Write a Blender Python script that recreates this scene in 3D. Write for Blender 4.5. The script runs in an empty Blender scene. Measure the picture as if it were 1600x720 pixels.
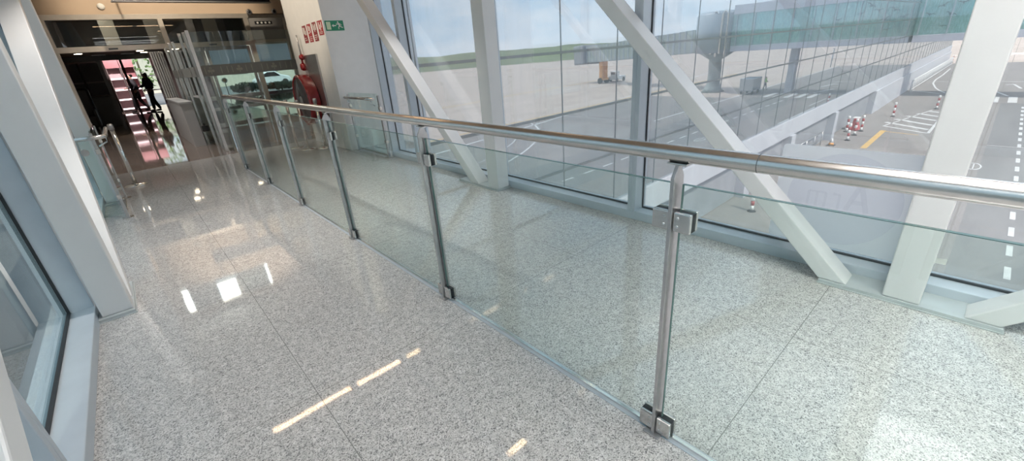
import bpy, bmesh, math, random
from mathutils import Vector, Matrix
random.seed(7)
C = bpy.context.scene.collection
SC = bpy.context.scene
PI = math.pi

# ------------------------------------------------------------------ materials
def newmat(name):
    m = bpy.data.materials.new(name); m.use_nodes = True
    nt = m.node_tree; nt.nodes.clear()
    out = nt.nodes.new('ShaderNodeOutputMaterial')
    return m, nt, out

def pmat(name, col, rough=0.5, metal=0.0, var=0.0, scale=8.0, spec=0.5, coat=0.0, bump=0.0, bscale=40.0, aniso=None):
    m, nt, out = newmat(name)
    b = nt.nodes.new('ShaderNodeBsdfPrincipled')
    b.inputs['Base Color'].default_value = (*col, 1)
    b.inputs['Roughness'].default_value = rough
    b.inputs['Metallic'].default_value = metal
    b.inputs['Specular IOR Level'].default_value = spec
    b.inputs['Coat Weight'].default_value = coat
    nt.links.new(b.outputs[0], out.inputs[0])
    tc = nt.nodes.new('ShaderNodeTexCoord')
    if var > 0:
        n = nt.nodes.new('ShaderNodeTexNoise'); n.inputs['Scale'].default_value = scale
        n.inputs['Detail'].default_value = 4
        mp = nt.nodes.new('ShaderNodeMapping')
        if aniso: mp.inputs['Scale'].default_value = aniso
        nt.links.new(tc.outputs['Object'], mp.inputs[0]); nt.links.new(mp.outputs[0], n.inputs['Vector'])
        mr = nt.nodes.new('ShaderNodeMapRange')
        mr.inputs['From Min'].default_value = 0.3; mr.inputs['From Max'].default_value = 0.7
        mr.inputs['To Min'].default_value = 1 - var; mr.inputs['To Max'].default_value = 1 + var
        nt.links.new(n.outputs['Fac'], mr.inputs['Value'])
        mx = nt.nodes.new('ShaderNodeVectorMath'); mx.operation = 'SCALE'
        mx.inputs[0].default_value = col
        nt.links.new(mr.outputs[0], mx.inputs['Scale'])
        nt.links.new(mx.outputs[0], b.inputs['Base Color'])
    if bump > 0:
        n2 = nt.nodes.new('ShaderNodeTexNoise'); n2.inputs['Scale'].default_value = bscale
        nt.links.new(tc.outputs['Object'], n2.inputs['Vector'])
        bp = nt.nodes.new('ShaderNodeBump'); bp.inputs['Strength'].default_value = bump
        bp.inputs['Distance'].default_value = 0.01
        nt.links.new(n2.outputs['Fac'], bp.inputs['Height']); nt.links.new(bp.outputs[0], b.inputs['Normal'])
    return m

def glassmat(name, tint, f0=0.05, dust=0.0, dustcol=(0.9, 0.92, 0.95), gloss=(1, 1, 1), rough=0.0):
    """thin pane: transparent body, Schlick reflection, optional film of dust"""
    m, nt, out = newmat(name)
    N, L = nt.nodes, nt.links
    tr = N.new('ShaderNodeBsdfTransparent'); tr.inputs[0].default_value = (*tint, 1)
    gl = N.new('ShaderNodeBsdfGlossy'); gl.inputs['Roughness'].default_value = rough
    gl.inputs[0].default_value = (*gloss, 1)
    lw = N.new('ShaderNodeLayerWeight'); lw.inputs['Blend'].default_value = 0.5
    pw = N.new('ShaderNodeMath'); pw.operation = 'POWER'; pw.inputs[1].default_value = 5
    L.new(lw.outputs['Facing'], pw.inputs[0])
    ma = N.new('ShaderNodeMath'); ma.operation = 'MULTIPLY_ADD'
    ma.inputs[1].default_value = 1 - f0; ma.inputs[2].default_value = f0
    L.new(pw.outputs[0], ma.inputs[0])
    mx = N.new('ShaderNodeMixShader')
    L.new(ma.outputs[0], mx.inputs[0]); L.new(gl.outputs[0], mx.inputs[2])
    body = tr.outputs[0]
    if dust > 0:
        df = N.new('ShaderNodeBsdfTranslucent'); df.inputs[0].default_value = (*dustcol, 1)
        d2 = N.new('ShaderNodeBsdfDiffuse'); d2.inputs[0].default_value = (*dustcol, 1)
        ms = N.new('ShaderNodeMixShader'); ms.inputs[0].default_value = 0.5
        L.new(df.outputs[0], ms.inputs[1]); L.new(d2.outputs[0], ms.inputs[2])
        tc = N.new('ShaderNodeTexCoord'); mp = N.new('ShaderNodeMapping')
        mp.inputs['Scale'].default_value = (6, 6, 0.8)
        nz = N.new('ShaderNodeTexNoise'); nz.inputs['Scale'].default_value = 3; nz.inputs['Detail'].default_value = 6
        L.new(tc.outputs['Object'], mp.inputs[0]); L.new(mp.outputs[0], nz.inputs['Vector'])
        mr = N.new('ShaderNodeMapRange'); mr.inputs['From Min'].default_value = 0.35; mr.inputs['From Max'].default_value = 0.7
        mr.inputs['To Min'].default_value = dust * 0.7; mr.inputs['To Max'].default_value = dust * 1.3
        L.new(nz.outputs['Fac'], mr.inputs['Value'])
        m2 = N.new('ShaderNodeMixShader')
        L.new(mr.outputs[0], m2.inputs[0]); L.new(tr.outputs[0], m2.inputs[1]); L.new(ms.outputs[0], m2.inputs[2])
        body = m2.outputs[0]
    L.new(body, mx.inputs[1]); L.new(mx.outputs[0], out.inputs[0])
    return m

def emit(name, col, s):
    m, nt, out = newmat(name)
    e = nt.nodes.new('ShaderNodeEmission'); e.inputs[0].default_value = (*col, 1); e.inputs[1].default_value = s
    nt.links.new(e.outputs[0], out.inputs[0]); return m

def granite(name='polished_granite', tint=None):
    m, nt, out = newmat(name)
    N, L = nt.nodes, nt.links
    b = N.new('ShaderNodeBsdfPrincipled'); L.new(b.outputs[0], out.inputs[0])
    tc = N.new('ShaderNodeTexCoord')
    v = N.new('ShaderNodeTexVoronoi'); v.inputs['Scale'].default_value = 260
    L.new(tc.outputs['Object'], v.inputs['Vector'])
    sp = N.new('ShaderNodeSeparateColor'); L.new(v.outputs['Color'], sp.inputs[0])
    r = N.new('ShaderNodeValToRGB'); r.color_ramp.interpolation = 'LINEAR'
    e = r.color_ramp.elements
    e[0].position = 0.0; e[0].color = (0.15, 0.15, 0.155, 1)
    e[1].position = 1.0; e[1].color = (0.72, 0.71, 0.70, 1)
    a = e.new(0.16); a.color = (0.29, 0.285, 0.28, 1)
    a = e.new(0.30); a.color = (0.47, 0.46, 0.45, 1)
    a = e.new(0.65); a.color = (0.57, 0.56, 0.545, 1)
    L.new(sp.outputs[0], r.inputs[0])
    # broad mottling
    n = N.new('ShaderNodeTexNoise'); n.inputs['Scale'].default_value = 28; n.inputs['Detail'].default_value = 3
    L.new(tc.outputs['Object'], n.inputs['Vector'])
    mr = N.new('ShaderNodeMapRange'); mr.inputs['From Min'].default_value = 0.3; mr.inputs['From Max'].default_value = 0.7
    mr.inputs['To Min'].default_value = 0.86; mr.inputs['To Max'].default_value = 1.12
    L.new(n.outputs['Fac'], mr.inputs['Value'])
    sc = N.new('ShaderNodeVectorMath'); sc.operation = 'SCALE'
    L.new(r.outputs[0], sc.inputs[0]); L.new(mr.outputs[0], sc.inputs['Scale'])
    # tile joints
    xyz = N.new('ShaderNodeSeparateXYZ'); L.new(tc.outputs['Object'], xyz.inputs[0])
    def joint(sock, off, per, w):
        s = N.new('ShaderNodeMath'); s.operation = 'SUBTRACT'; s.inputs[1].default_value = off; L.new(sock, s.inputs[0])
        w1 = N.new('ShaderNodeMath'); w1.operation = 'PINGPONG'; w1.inputs[1].default_value = per / 2; L.new(s.outputs[0], w1.inputs[0])
        lt = N.new('ShaderNodeMath'); lt.operation = 'LESS_THAN'; lt.inputs[1].default_value = w; L.new(w1.outputs[0], lt.inputs[0])
        return lt.outputs[0]
    j1 = joint(xyz.outputs['X'], 0.255, 0.92, 0.0016); j2 = joint(xyz.outputs['Y'], 0.39, 1.395, 0.0016)
    mxx = N.new('ShaderNodeMath'); mxx.operation = 'MAXIMUM'; L.new(j1, mxx.inputs[0]); L.new(j2, mxx.inputs[1])
    mc = N.new('ShaderNodeMix'); mc.data_type = 'RGBA'
    L.new(mxx.outputs[0], mc.inputs['Factor']); L.new(sc.outputs[0], mc.inputs['A'])
    mc.inputs['B'].default_value = (0.22, 0.22, 0.21, 1)
    if tint:
        tm = N.new('ShaderNodeMix'); tm.data_type = 'RGBA'; tm.blend_type = 'MULTIPLY'; tm.inputs['Factor'].default_value = 1
        L.new(mc.outputs['Result'], tm.inputs['A']); tm.inputs['B'].default_value = (*tint, 1)
        L.new(tm.outputs['Result'], b.inputs['Base Color'])
    else: L.new(mc.outputs['Result'], b.inputs['Base Color'])
    b.inputs['Roughness'].default_value = 0.04
    b.inputs['Specular IOR Level'].default_value = 0.95
    # faint unevenness of the polish
    n2 = N.new('ShaderNodeTexNoise'); n2.inputs['Scale'].default_value = 5.0
    L.new(tc.outputs['Object'], n2.inputs['Vector'])
    bp = N.new('ShaderNodeBump'); bp.inputs['Strength'].default_value = 0.06; bp.inputs['Distance'].default_value = 0.004
    L.new(n2.outputs['Fac'], bp.inputs['Height']); L.new(bp.outputs[0], b.inputs['Normal'])
    return m

def apron_mat():
    m, nt, out = newmat('apron_paving')
    N, L = nt.nodes, nt.links
    b = N.new('ShaderNodeBsdfPrincipled'); L.new(b.outputs[0], out.inputs[0])
    b.inputs['Roughness'].default_value = 0.9; b.inputs['Specular IOR Level'].default_value = 0.15
    tc = N.new('ShaderNodeTexCoord'); xyz = N.new('ShaderNodeSeparateXYZ'); L.new(tc.outputs['Object'], xyz.inputs[0])
    def cmp(sock, op, val):
        c = N.new('ShaderNodeMath'); c.operation = op; c.inputs[1].default_value = val; L.new(sock, c.inputs[0]); return c.outputs[0]
    def mul(a, c):
        k = N.new('ShaderNodeMath'); k.operation = 'MULTIPLY'; L.new(a, k.inputs[0]); L.new(c, k.inputs[1]); return k.outputs[0]
    road_shade = mul(cmp(xyz.outputs['X'], 'LESS_THAN', 104), cmp(xyz.outputs['Y'], 'GREATER_THAN', -7.5))  # shadow edge set in the ground colour: darker inside, sunlit tone beyond
    near = mul(cmp(xyz.outputs['X'], 'LESS_THAN', 56), cmp(xyz.outputs['Y'], 'GREATER_THAN', -18.5))  # bridge shade kept in the colour as a darker near zone
    rmx = N.new('ShaderNodeMath'); rmx.operation = 'MAXIMUM'; L.new(road_shade, rmx.inputs[0]); L.new(near, rmx.inputs[1]); road_shade = rmx.outputs[0]
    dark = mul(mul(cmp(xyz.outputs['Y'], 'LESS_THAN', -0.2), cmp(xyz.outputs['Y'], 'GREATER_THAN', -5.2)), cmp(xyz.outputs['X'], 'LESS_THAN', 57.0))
    n = N.new('ShaderNodeTexNoise'); n.inputs['Scale'].default_value = 0.5; n.inputs['Detail'].default_value = 9; n.inputs['Roughness'].default_value = 0.65
    mp = N.new('ShaderNodeMapping'); mp.inputs['Scale'].default_value = (0.25, 1, 1)
    L.new(tc.outputs['Object'], mp.inputs[0]); L.new(mp.outputs[0], n.inputs['Vector'])
    mr = N.new('ShaderNodeMapRange'); mr.inputs['From Min'].default_value = 0.3; mr.inputs['From Max'].default_value = 0.7
    mr.inputs['To Min'].default_value = 0.85; mr.inputs['To Max'].default_value = 1.12; L.new(n.outputs['Fac'], mr.inputs['Value'])
    def mix(f, A, Bc):
        k = N.new('ShaderNodeMix'); k.data_type = 'RGBA'; L.new(f, k.inputs['Factor'])
        if isinstance(A, tuple): k.inputs['A'].default_value = A
        else: L.new(A, k.inputs['A'])
        k.inputs['B'].default_value = Bc
        return k.outputs['Result']
    c1 = mix(road_shade, (0.54, 0.45, 0.385, 1), (0.27, 0.25, 0.235, 1))
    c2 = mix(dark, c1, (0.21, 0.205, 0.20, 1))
    # slab joints of the concrete, every 7.5 m
    def joint(sock, per, w):
        p = N.new('ShaderNodeMath'); p.operation = 'PINGPONG'; p.inputs[1].default_value = per / 2; L.new(sock, p.inputs[0])
        return cmp(p.outputs[0], 'LESS_THAN', w)
    jj = N.new('ShaderNodeMath'); jj.operation = 'MAXIMUM'
    L.new(joint(xyz.outputs['X'], 7.5, 0.03), jj.inputs[0]); L.new(joint(xyz.outputs['Y'], 7.5, 0.03), jj.inputs[1])
    c3 = mix(jj.outputs[0], c2, (0.22, 0.2, 0.18, 1))
    s = N.new('ShaderNodeVectorMath'); s.operation = 'SCALE'; L.new(c3, s.inputs[0]); L.new(mr.outputs[0], s.inputs['Scale'])
    L.new(s.outputs[0], b.inputs['Base Color'])
    return m

def facade_glass():
    """coated solar glass: strong mirror over a dark body, every pane slightly wavy"""
    m, nt, out = newmat('coated_facade_glass')
    N, L = nt.nodes, nt.links
    gl = N.new('ShaderNodeBsdfGlossy'); gl.inputs['Roughness'].default_value = 0.0; gl.inputs[0].default_value = (0.83, 0.89, 0.925, 1)
    df = N.new('ShaderNodeBsdfPrincipled'); df.inputs['Base Color'].default_value = (0.05, 0.07, 0.09, 1); df.inputs['Roughness'].default_value = 0.6
    mx = N.new('ShaderNodeMixShader'); mx.inputs[0].default_value = 0.62
    L.new(df.outputs[0], mx.inputs[1]); L.new(gl.outputs[0], mx.inputs[2]); L.new(mx.outputs[0], out.inputs[0])
    tc = N.new('ShaderNodeTexCoord'); n = N.new('ShaderNodeTexNoise'); n.inputs['Scale'].default_value = 0.9; n.inputs['Detail'].default_value = 1
    L.new(tc.outputs['Object'], n.inputs['Vector'])
    bp = N.new('ShaderNodeBump'); bp.inputs['Strength'].default_value = 0.05; bp.inputs['Distance'].default_value = 0.02
    L.new(n.outputs['Fac'], bp.inputs['Height']); L.new(bp.outputs[0], gl.inputs['Normal'])
    return m

M = {}
M['granite'] = granite()
M['granite_brown'] = granite('brown_polished_granite', (0.56, 0.46, 0.41))
M['white_steel'] = pmat('white_painted_steel', (0.74, 0.74, 0.735), 0.35, var=0.03, scale=3)
M['alu'] = pmat('blue_grey_aluminium', (0.53, 0.58, 0.63), 0.4, metal=0.15, var=0.03)
M['alu_dark'] = pmat('grey_plinth_metal', (0.50, 0.54, 0.55), 0.35, metal=0.2, var=0.05)
M['gasket'] = pmat('black_rubber', (0.02, 0.022, 0.025), 0.6, var=0.1)
M['steel'] = pmat('brushed_stainless', (0.62, 0.60, 0.58), 0.24, metal=1.0, var=0.05, scale=60, aniso=(1, 0.05, 1))
M['steel_dull'] = pmat('dull_stainless', (0.50, 0.49, 0.49), 0.38, metal=1.0, var=0.08, scale=30)
M['chrome'] = pmat('chrome', (0.75, 0.75, 0.74), 0.12, metal=1.0, var=0.02)
M['win'] = glassmat('window_glass', (0.945, 0.955, 0.96), 0.085, dust=0.085, dustcol=(0.93, 0.93, 0.97))
M['win_left'] = glassmat('shaded_window_glass', (0.66, 0.74, 0.75), 0.06, dust=0.03)  # tint darkened to stand for the shaded left side
M['bal'] = glassmat('balustrade_glass', (0.925, 0.975, 0.955), 0.04)
M['bal_edge'] = pmat('glass_edge', (0.10, 0.20, 0.18), 0.15, var=0.05)
M['part_glass'] = glassmat('partition_glass', (0.88, 0.93, 0.92), 0.06)
M['dark_glass'] = glassmat('dark_transom_glass', (0.55, 0.58, 0.58), 0.06)
M['white_wall'] = pmat('white_wall_paint', (0.82, 0.80, 0.77), 0.6, var=0.02)
M['tan'] = pmat('tan_ceiling_board', (0.54, 0.405, 0.285), 0.55, var=0.05, scale=2)
M['grey_wall'] = pmat('grey_wall_panel', (0.24, 0.23, 0.22), 0.5, var=0.05)
M['hall_wall'] = pmat('brown_grey_hall_wall', (0.16, 0.13, 0.12), 0.6, var=0.08)
M['champagne'] = pmat('champagne_door_frame', (0.66, 0.60, 0.52), 0.28, metal=0.7, var=0.04)
M['black'] = pmat('black_board', (0.012, 0.013, 0.016), 0.35, var=0.2)
M['charcoal'] = pmat('charcoal_board', (0.035, 0.037, 0.04), 0.4, var=0.1)
M['cream'] = pmat('cream_board', (0.70, 0.64, 0.52), 0.6, var=0.06)
M['red'] = pmat('fire_red_enamel', (0.33, 0.012, 0.015), 0.22, coat=0.5, var=0.06)
M['reel_face'] = pmat('smoked_reel_face', (0.12, 0.09, 0.09), 0.18, var=0.1)
M['sign_red'] = pmat('sign_red', (0.42, 0.05, 0.06), 0.5, var=0.05)
M['sign_maroon'] = pmat('sign_maroon', (0.28, 0.045, 0.05), 0.5, var=0.05)
M['sign_white'] = pmat('sign_white', (0.8, 0.78, 0.72), 0.5, var=0.02)
M['sign_green'] = pmat('sign_green', (0.02, 0.24, 0.12), 0.45, var=0.04)
M['sign_cream'] = pmat('sign_photoluminescent', (0.66, 0.76, 0.52), 0.5, var=0.02)
M['band'] = pmat('grey_film_band', (0.24, 0.25, 0.24), 0.55, var=0.03)
M['band_mark'] = pmat('pale_film_motif', (0.42, 0.42, 0.38), 0.6, var=0.03)
def filmmat(name, tint, body, f):
    m, nt, out = newmat(name); N, L = nt.nodes, nt.links
    tr = N.new('ShaderNodeBsdfTranslucent'); tr.inputs[0].default_value = (*body, 1)
    df = N.new('ShaderNodeBsdfDiffuse'); df.inputs[0].default_value = (*body, 1)
    tp = N.new('ShaderNodeBsdfTransparent'); tp.inputs[0].default_value = (*tint, 1)
    tc = N.new('ShaderNodeTexCoord'); nz = N.new('ShaderNodeTexNoise'); nz.inputs['Scale'].default_value = 4
    L.new(tc.outputs['Object'], nz.inputs['Vector'])
    mr = N.new('ShaderNodeMapRange'); mr.inputs['To Min'].default_value = 0.57; mr.inputs['To Max'].default_value = 0.67
    L.new(nz.outputs['Fac'], mr.inputs['Value'])
    a = N.new('ShaderNodeMixShader'); L.new(mr.outputs[0], a.inputs[0]); L.new(df.outputs[0], a.inputs[1]); L.new(tr.outputs[0], a.inputs[2])
    b = N.new('ShaderNodeMixShader'); b.inputs[0].default_value = f; L.new(tp.outputs[0], b.inputs[1]); L.new(a.outputs[0], b.inputs[2])
    L.new(b.outputs[0], out.inputs[0]); return m
M['film_white'] = filmmat('white_window_film', (1, 1, 1), (0.93, 0.94, 0.95), 0.93)
M['film_circle'] = filmmat('pale_lilac_film', (0.965, 0.965, 0.985), (0.80, 0.80, 0.88), 0.06)
M['film_letter'] = filmmat('pale_grey_film', (0.975, 0.975, 0.98), (0.7, 0.7, 0.75), 0.03)
M['blind'] = filmmat('pale_blue_blind', (1, 1, 1), (0.62, 0.70, 0.76), 0.97)
M['car_white'] = pmat('white_car_paint', (0.8, 0.81, 0.82), 0.25, coat=0.4, var=0.02)
M['counter_white'] = pmat('pale_counter', (0.60, 0.62, 0.64), 0.4, var=0.03)
M['facade'] = facade_glass()
M['cladding'] = pmat('pale_cladding', (0.46, 0.47, 0.50), 0.5, var=0.04, scale=0.6)
M['undercroft'] = pmat('grey_undercroft_panel', (0.27, 0.28, 0.30), 0.5, var=0.1, scale=1)
M['mullion'] = pmat('dark_facade_joint', (0.10, 0.12, 0.13), 0.5, var=0.05)
M['transom'] = pmat('grey_facade_transom', (0.07, 0.085, 0.09), 0.5, var=0.05)
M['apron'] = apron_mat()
M['paint_white'] = pmat('white_road_paint', (0.62, 0.62, 0.60), 0.8, var=0.12, scale=3)
M['paint_yellow'] = pmat('yellow_road_paint', (0.62, 0.40, 0.13), 0.8, var=0.12, scale=3)
M['asph'] = pmat('grey_asphalt', (0.16, 0.16, 0.155), 0.9, var=0.15, scale=0.5)
M['grass'] = pmat('dry_green_grass', (0.16, 0.19, 0.09), 0.9, var=0.3, scale=0.03)
M['teal'] = glassmat('teal_bridge_glass', (0.56, 0.84, 0.84), 0.10, dust=0.40, dustcol=(0.66, 0.95, 0.95))
M['lavender'] = pmat('lavender_grey_cladding', (0.55, 0.56, 0.63), 0.5, var=0.04, scale=0.5)
M['bridge_grey'] = pmat('blue_grey_bridge_metal', (0.33, 0.38, 0.43), 0.5, var=0.06, scale=0.5)
M['tunnel'] = pmat('grey_green_tunnel_metal', (0.30, 0.34, 0.32), 0.5, var=0.1, scale=1.5)
M['bollard_white'] = pmat('bollard_white', (0.75, 0.74, 0.72), 0.5, var=0.04)
M['bollard_red'] = pmat('bollard_red', (0.38, 0.05, 0.05), 0.5, var=0.06)
M['orange'] = pmat('safety_orange', (0.75, 0.35, 0.10), 0.6, var=0.05)
M['hivis'] = pmat('hi_vis_yellow', (0.40, 0.75, 0.10), 0.6, var=0.05)
M['skin'] = pmat('skin', (0.42, 0.26, 0.19), 0.55, var=0.05)
M['hair'] = pmat('dark_hair', (0.02, 0.016, 0.014), 0.5, var=0.2)
M['cloth_black'] = pmat('black_cloth', (0.018, 0.018, 0.022), 0.85, var=0.2)
M['cloth_navy'] = pmat('dark_blue_cloth', (0.03, 0.04, 0.07), 0.85, var=0.2)
M['tyre'] = pmat('tyre_rubber', (0.03, 0.03, 0.03), 0.8, var=0.1)
M['leaf'] = pmat('leaf_green', (0.22, 0.34, 0.10), 0.7, var=0.35, scale=6)
M['leaf_dark'] = pmat('dark_leaf_green', (0.05, 0.10, 0.04), 0.7, var=0.35, scale=6)
M['bark'] = pmat('bark', (0.12, 0.09, 0.06), 0.9, var=0.2)
M['pink'] = pmat('pink_display_panel', (0.58, 0.44, 0.45), 0.5, var=0.05)
M['pink_red'] = pmat('red_display_panel', (0.36, 0.16, 0.17), 0.5, var=0.05)
M['bird'] = pmat('grey_bird_film', (0.06, 0.10, 0.11), 0.6, var=0.05)
M['glow_warm'] = emit('warm_strip_glow', (1.0, 0.66, 0.40), 9.0)
M['fill_panel'] = emit('added_panel_glow', (1.0, 0.97, 0.94), 7.2)
M['glow_clere'] = emit('added_clerestory_glow', (1.0, 0.97, 0.93), 9.0)
M['lamp_spot'] = emit('warm_downlight', (1.0, 0.83, 0.6), 14.0)
M['lamp_pink'] = emit('lit_shelf_strip', (1.0, 0.78, 0.80), 1.3)

# ------------------------------------------------------------------ mesh builder
class MB:
    def __init__(self): self.bm = bmesh.new()
    def box(self, a, b, mi=0):
        (x0, y0, z0), (x1, y1, z1) = a, b
        v = [self.bm.verts.new(p) for p in ((x0,y0,z0),(x1,y0,z0),(x1,y1,z0),(x0,y1,z0),(x0,y0,z1),(x1,y0,z1),(x1,y1,z1),(x0,y1,z1))]
        for q in ((0,3,2,1),(4,5,6,7),(0,1,5,4),(1,2,6,5),(2,3,7,6),(3,0,4,7)):
            f = self.bm.faces.new([v[i] for i in q]); f.material_index = mi
        return self
    def hexa(self, P, mi=0):
        v = [self.bm.verts.new(p) for p in P]
        for q in ((0,3,2,1),(4,5,6,7),(0,1,5,4),(1,2,6,5),(2,3,7,6),(3,0,4,7)):
            f = self.bm.faces.new([v[i] for i in q]); f.material_index = mi
        return self
    def obox(self, c, ax, ay, az):
        c, ax, ay, az = map(Vector, (c, ax, ay, az))
        return self.hexa([c+sx*ax+sy*ay+sz*az for sz in (-1,1) for sx, sy in ((-1,-1),(1,-1),(1,1),(-1,1))])
    def prism(self, pts, d, mi=0):
        """extrude a planar polygon along vector d"""
        d = Vector(d)
        a = [self.bm.verts.new(p) for p in pts]; b = [self.bm.verts.new(Vector(p)+d) for p in pts]
        n = len(pts)
        fs = [self.bm.faces.new(a[::-1]), self.bm.faces.new(b)]
        for i in range(n): fs.append(self.bm.faces.new((a[i], a[(i+1)%n], b[(i+1)%n], b[i])))
        for f in fs: f.material_index = mi
        return self
    def face(self, pts, mi=0):
        f = self.bm.faces.new([self.bm.verts.new(p) for p in pts]); f.material_index = mi
        return self
    def tube(self, pts, r, n=12, mi=0, closed=False):
        pts = [Vector(p) for p in pts]; rings = []
        up0 = Vector((0,0,1)); N = len(pts)
        for i, p in enumerate(pts):
            if closed: t = pts[(i+1)%N]-pts[i-1]
            else: t = pts[min(i+1,N-1)]-pts[max(i-1,0)]
            t.normalize()
            u = up0 if abs(t.dot(up0)) < 0.95 else Vector((1,0,0))
            s = t.cross(u).normalized(); w = s.cross(t).normalized()
            rr = r[i] if isinstance(r, (list, tuple)) else r
            rings.append([self.bm.verts.new(p+rr*(math.cos(2*PI*k/n)*s+math.sin(2*PI*k/n)*w)) for k in range(n)])
        m = N if closed else N-1
        for i in range(m):
            A, B = rings[i], rings[(i+1)%N]
            for k in range(n):
                f = self.bm.faces.new((A[k], A[(k+1)%n], B[(k+1)%n], B[k])); f.smooth = True; f.material_index = mi
        if not closed:
            f = self.bm.faces.new(rings[0][::-1]); f.material_index = mi
            f = self.bm.faces.new(rings[-1]); f.material_index = mi
        return self
    def lathe(self, prof, c=(0,0,0), axis='z', n=32, mi=0, smooth=True):
        """profile (radius, height) revolved about an axis through c"""
        rings = []
        for r, h in prof:
            ring = []
            for k in range(n):
                a = 2*PI*k/n; x, y = r*math.cos(a), r*math.sin(a)
                p = {'z': (x,y,h), 'x': (h,x,y), 'y': (x,h,y)}[axis]
                ring.append(self.bm.verts.new(Vector(c)+Vector(p)))
            rings.append(ring)
        for i in range(len(rings)-1):
            A, B = rings[i], rings[i+1]
            for k in range(n):
                f = self.bm.faces.new((A[k], A[(k+1)%n], B[(k+1)%n], B[k])); f.smooth = smooth; f.material_index = mi
        f = self.bm.faces.new(rings[0][::-1]); f.material_index = mi
        f = self.bm.faces.new(rings[-1]); f.material_index = mi
        return self
    def build(self, name, mat, parent=None, bevel=0.0, loc=None, kind=None, seg=2):
        bm = self.bm
        bmesh.ops.recalc_face_normals(bm, faces=bm.faces)
        off = Vector((0,0,0))
        p = parent
        while p is not None: off += p.location; p = p.parent
        if loc is not None: off += Vector(loc)
        if off.length > 0: bmesh.ops.translate(bm, verts=bm.verts, vec=-off)
        me = bpy.data.meshes.new(name); bm.to_mesh(me); bm.free()
        o = bpy.data.objects.new(name, me); C.objects.link(o)
        for mm in (mat if isinstance(mat, (list, tuple)) else [mat]): me.materials.append(mm)
        if parent is not None: o.parent = parent
        if loc is not None: o.location = loc
        if bevel > 0:
            bv = o.modifiers.new('bevel', 'BEVEL'); bv.width = bevel; bv.segments = seg; bv.limit_method = 'ANGLE'; bv.angle_limit = 0.7
        if kind: o['kind'] = kind
        return o

def thing(name, label, cat, loc=(0,0,0), group=None, kind=None):
    o = bpy.data.objects.new(name, None); C.objects.link(o)
    o.location = loc; o.empty_display_size = 0.1
    o['label'] = label; o['category'] = cat
    if group: o['group'] = group
    if kind: o['kind'] = kind
    return o
def tag(o, label, cat, group=None, kind='thing'):
    o['label'] = label; o['category'] = cat; o['kind'] = kind
    if group: o['group'] = group
    return o
def dup(root, loc, label=None, group=None):
    r = root.copy(); C.objects.link(r); r.location = loc
    if label: r['label'] = label
    if group: r['group'] = group
    for ch in list(root.children):
        c = ch.copy(); C.objects.link(c); c.parent = r
        for g in ch.children:
            d = g.copy(); C.objects.link(d); d.parent = c
    return r
def structure(o): o['kind'] = 'structure'; return o
def arc(c, r, a0, a1, n, plane='yz'):
    out = []
    for i in range(n+1):
        a = a0+(a1-a0)*i/n; u, v = r*math.cos(a), r*math.sin(a)
        out.append({'yz': (c[0], c[1]+u, c[2]+v), 'xz': (c[0]+u, c[1], c[2]+v), 'xy': (c[0]+u, c[1]+v, c[2])}[plane])
    return out

# ------------------------------------------------------------------ camera
R = ((0.73896065, -0.66973057, -0.07347189), (-0.31552102, -0.24764414, -0.91603431), (0.5953013, 0.70009524, -0.39431335))
cam = bpy.data.cameras.new('camera'); co = bpy.data.objects.new('camera', cam); C.objects.link(co)
H = 1.40
mw = Matrix(((R[0][0], -R[1][0], -R[2][0], 0), (R[0][1], -R[1][1], -R[2][1], 0), (R[0][2], -R[1][2], -R[2][2], H), (0,0,0,1)))
co.matrix_world = mw
cam.sensor_fit = 'HORIZONTAL'; cam.sensor_width = 36; cam.lens = 654.824/1600*36
cam.clip_start = 0.02; cam.clip_end = 3000
SC.camera = co

# ------------------------------------------------------------------ room shell
XL, XR = -0.535, 2.926          # curb faces
GL, GR = -0.675, 3.062          # window glass planes
YB, YJ, YE = -5.235, 6.2, 14.2  # rear end, end of right glazing, hall doors
ZC = 3.3                        # ceiling
MB().box((-0.80, YB-0.2, -0.4), (3.16, 7.35, 0)).build('floor', M['granite'], kind='structure')
MB().box((-0.95, 7.35, -0.4), (3.62, 9.4, 0)).build('floor_lobby', M['granite'], kind='structure')
MB().box((-7, 9.4, -0.4), (12, 32, 0)).build('floor_hall', M['granite_brown'], kind='structure')
MB().box((3.16, YJ, -0.4), (3.62, 7.35, 0)).build('floor_side_bay', M['granite'], kind='structure')
MB().box((-1.15, YB-0.4, ZC), (3.70, 7.35, ZC+0.3)).build('ceiling', M['tan'], kind='structure')
ZL = 5.2                        # double-height lobby
MB().box((-7, YE+0.25, ZC), (12, 32.2, ZC+0.3)).build('ceiling_hall', M['tan'], kind='structure')
MB().box((-0.95, 7.35, ZL), (5.15, YE+0.25, ZL+0.2)).build('ceiling_lobby', M['white_wall'], kind='structure')
MB().box((-0.95, 7.15, ZC+0.3), (3.65, 7.35, ZL+0.2)).build('wall_lobby_front', M['white_wall'], kind='structure')
MB().box((2.747, YB, 2.96), (2.9, 7.34, ZC-0.001)).build('trim_50', M['white_steel'], bevel=0.006, kind='structure')
MB().box((-0.515, YB, 2.96), (-0.36, 7.34, ZC-0.001)).build('trim_51', M['white_steel'], bevel=0.006, kind='structure')
MB().box((-0.80, YB-0.2, 0), (3.16, YB, ZC)).build('wall_rear', M['white_wall'], kind='structure')

# curbs under the glazing
def curb(name, x0, xg, y0, y1, s):
    m = MB()
    m.box((min(x0, xg+s*0.05), y0, 0), (max(x0, xg+s*0.05), y1, 0.075))
    return m.build(name, M['alu'], bevel=0.004, kind='structure')
curb('baseboard_right', XR, GR, YB, YJ, 1)
curb('baseboard_left', XL, GL, YB, 7.35, -1)

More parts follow.
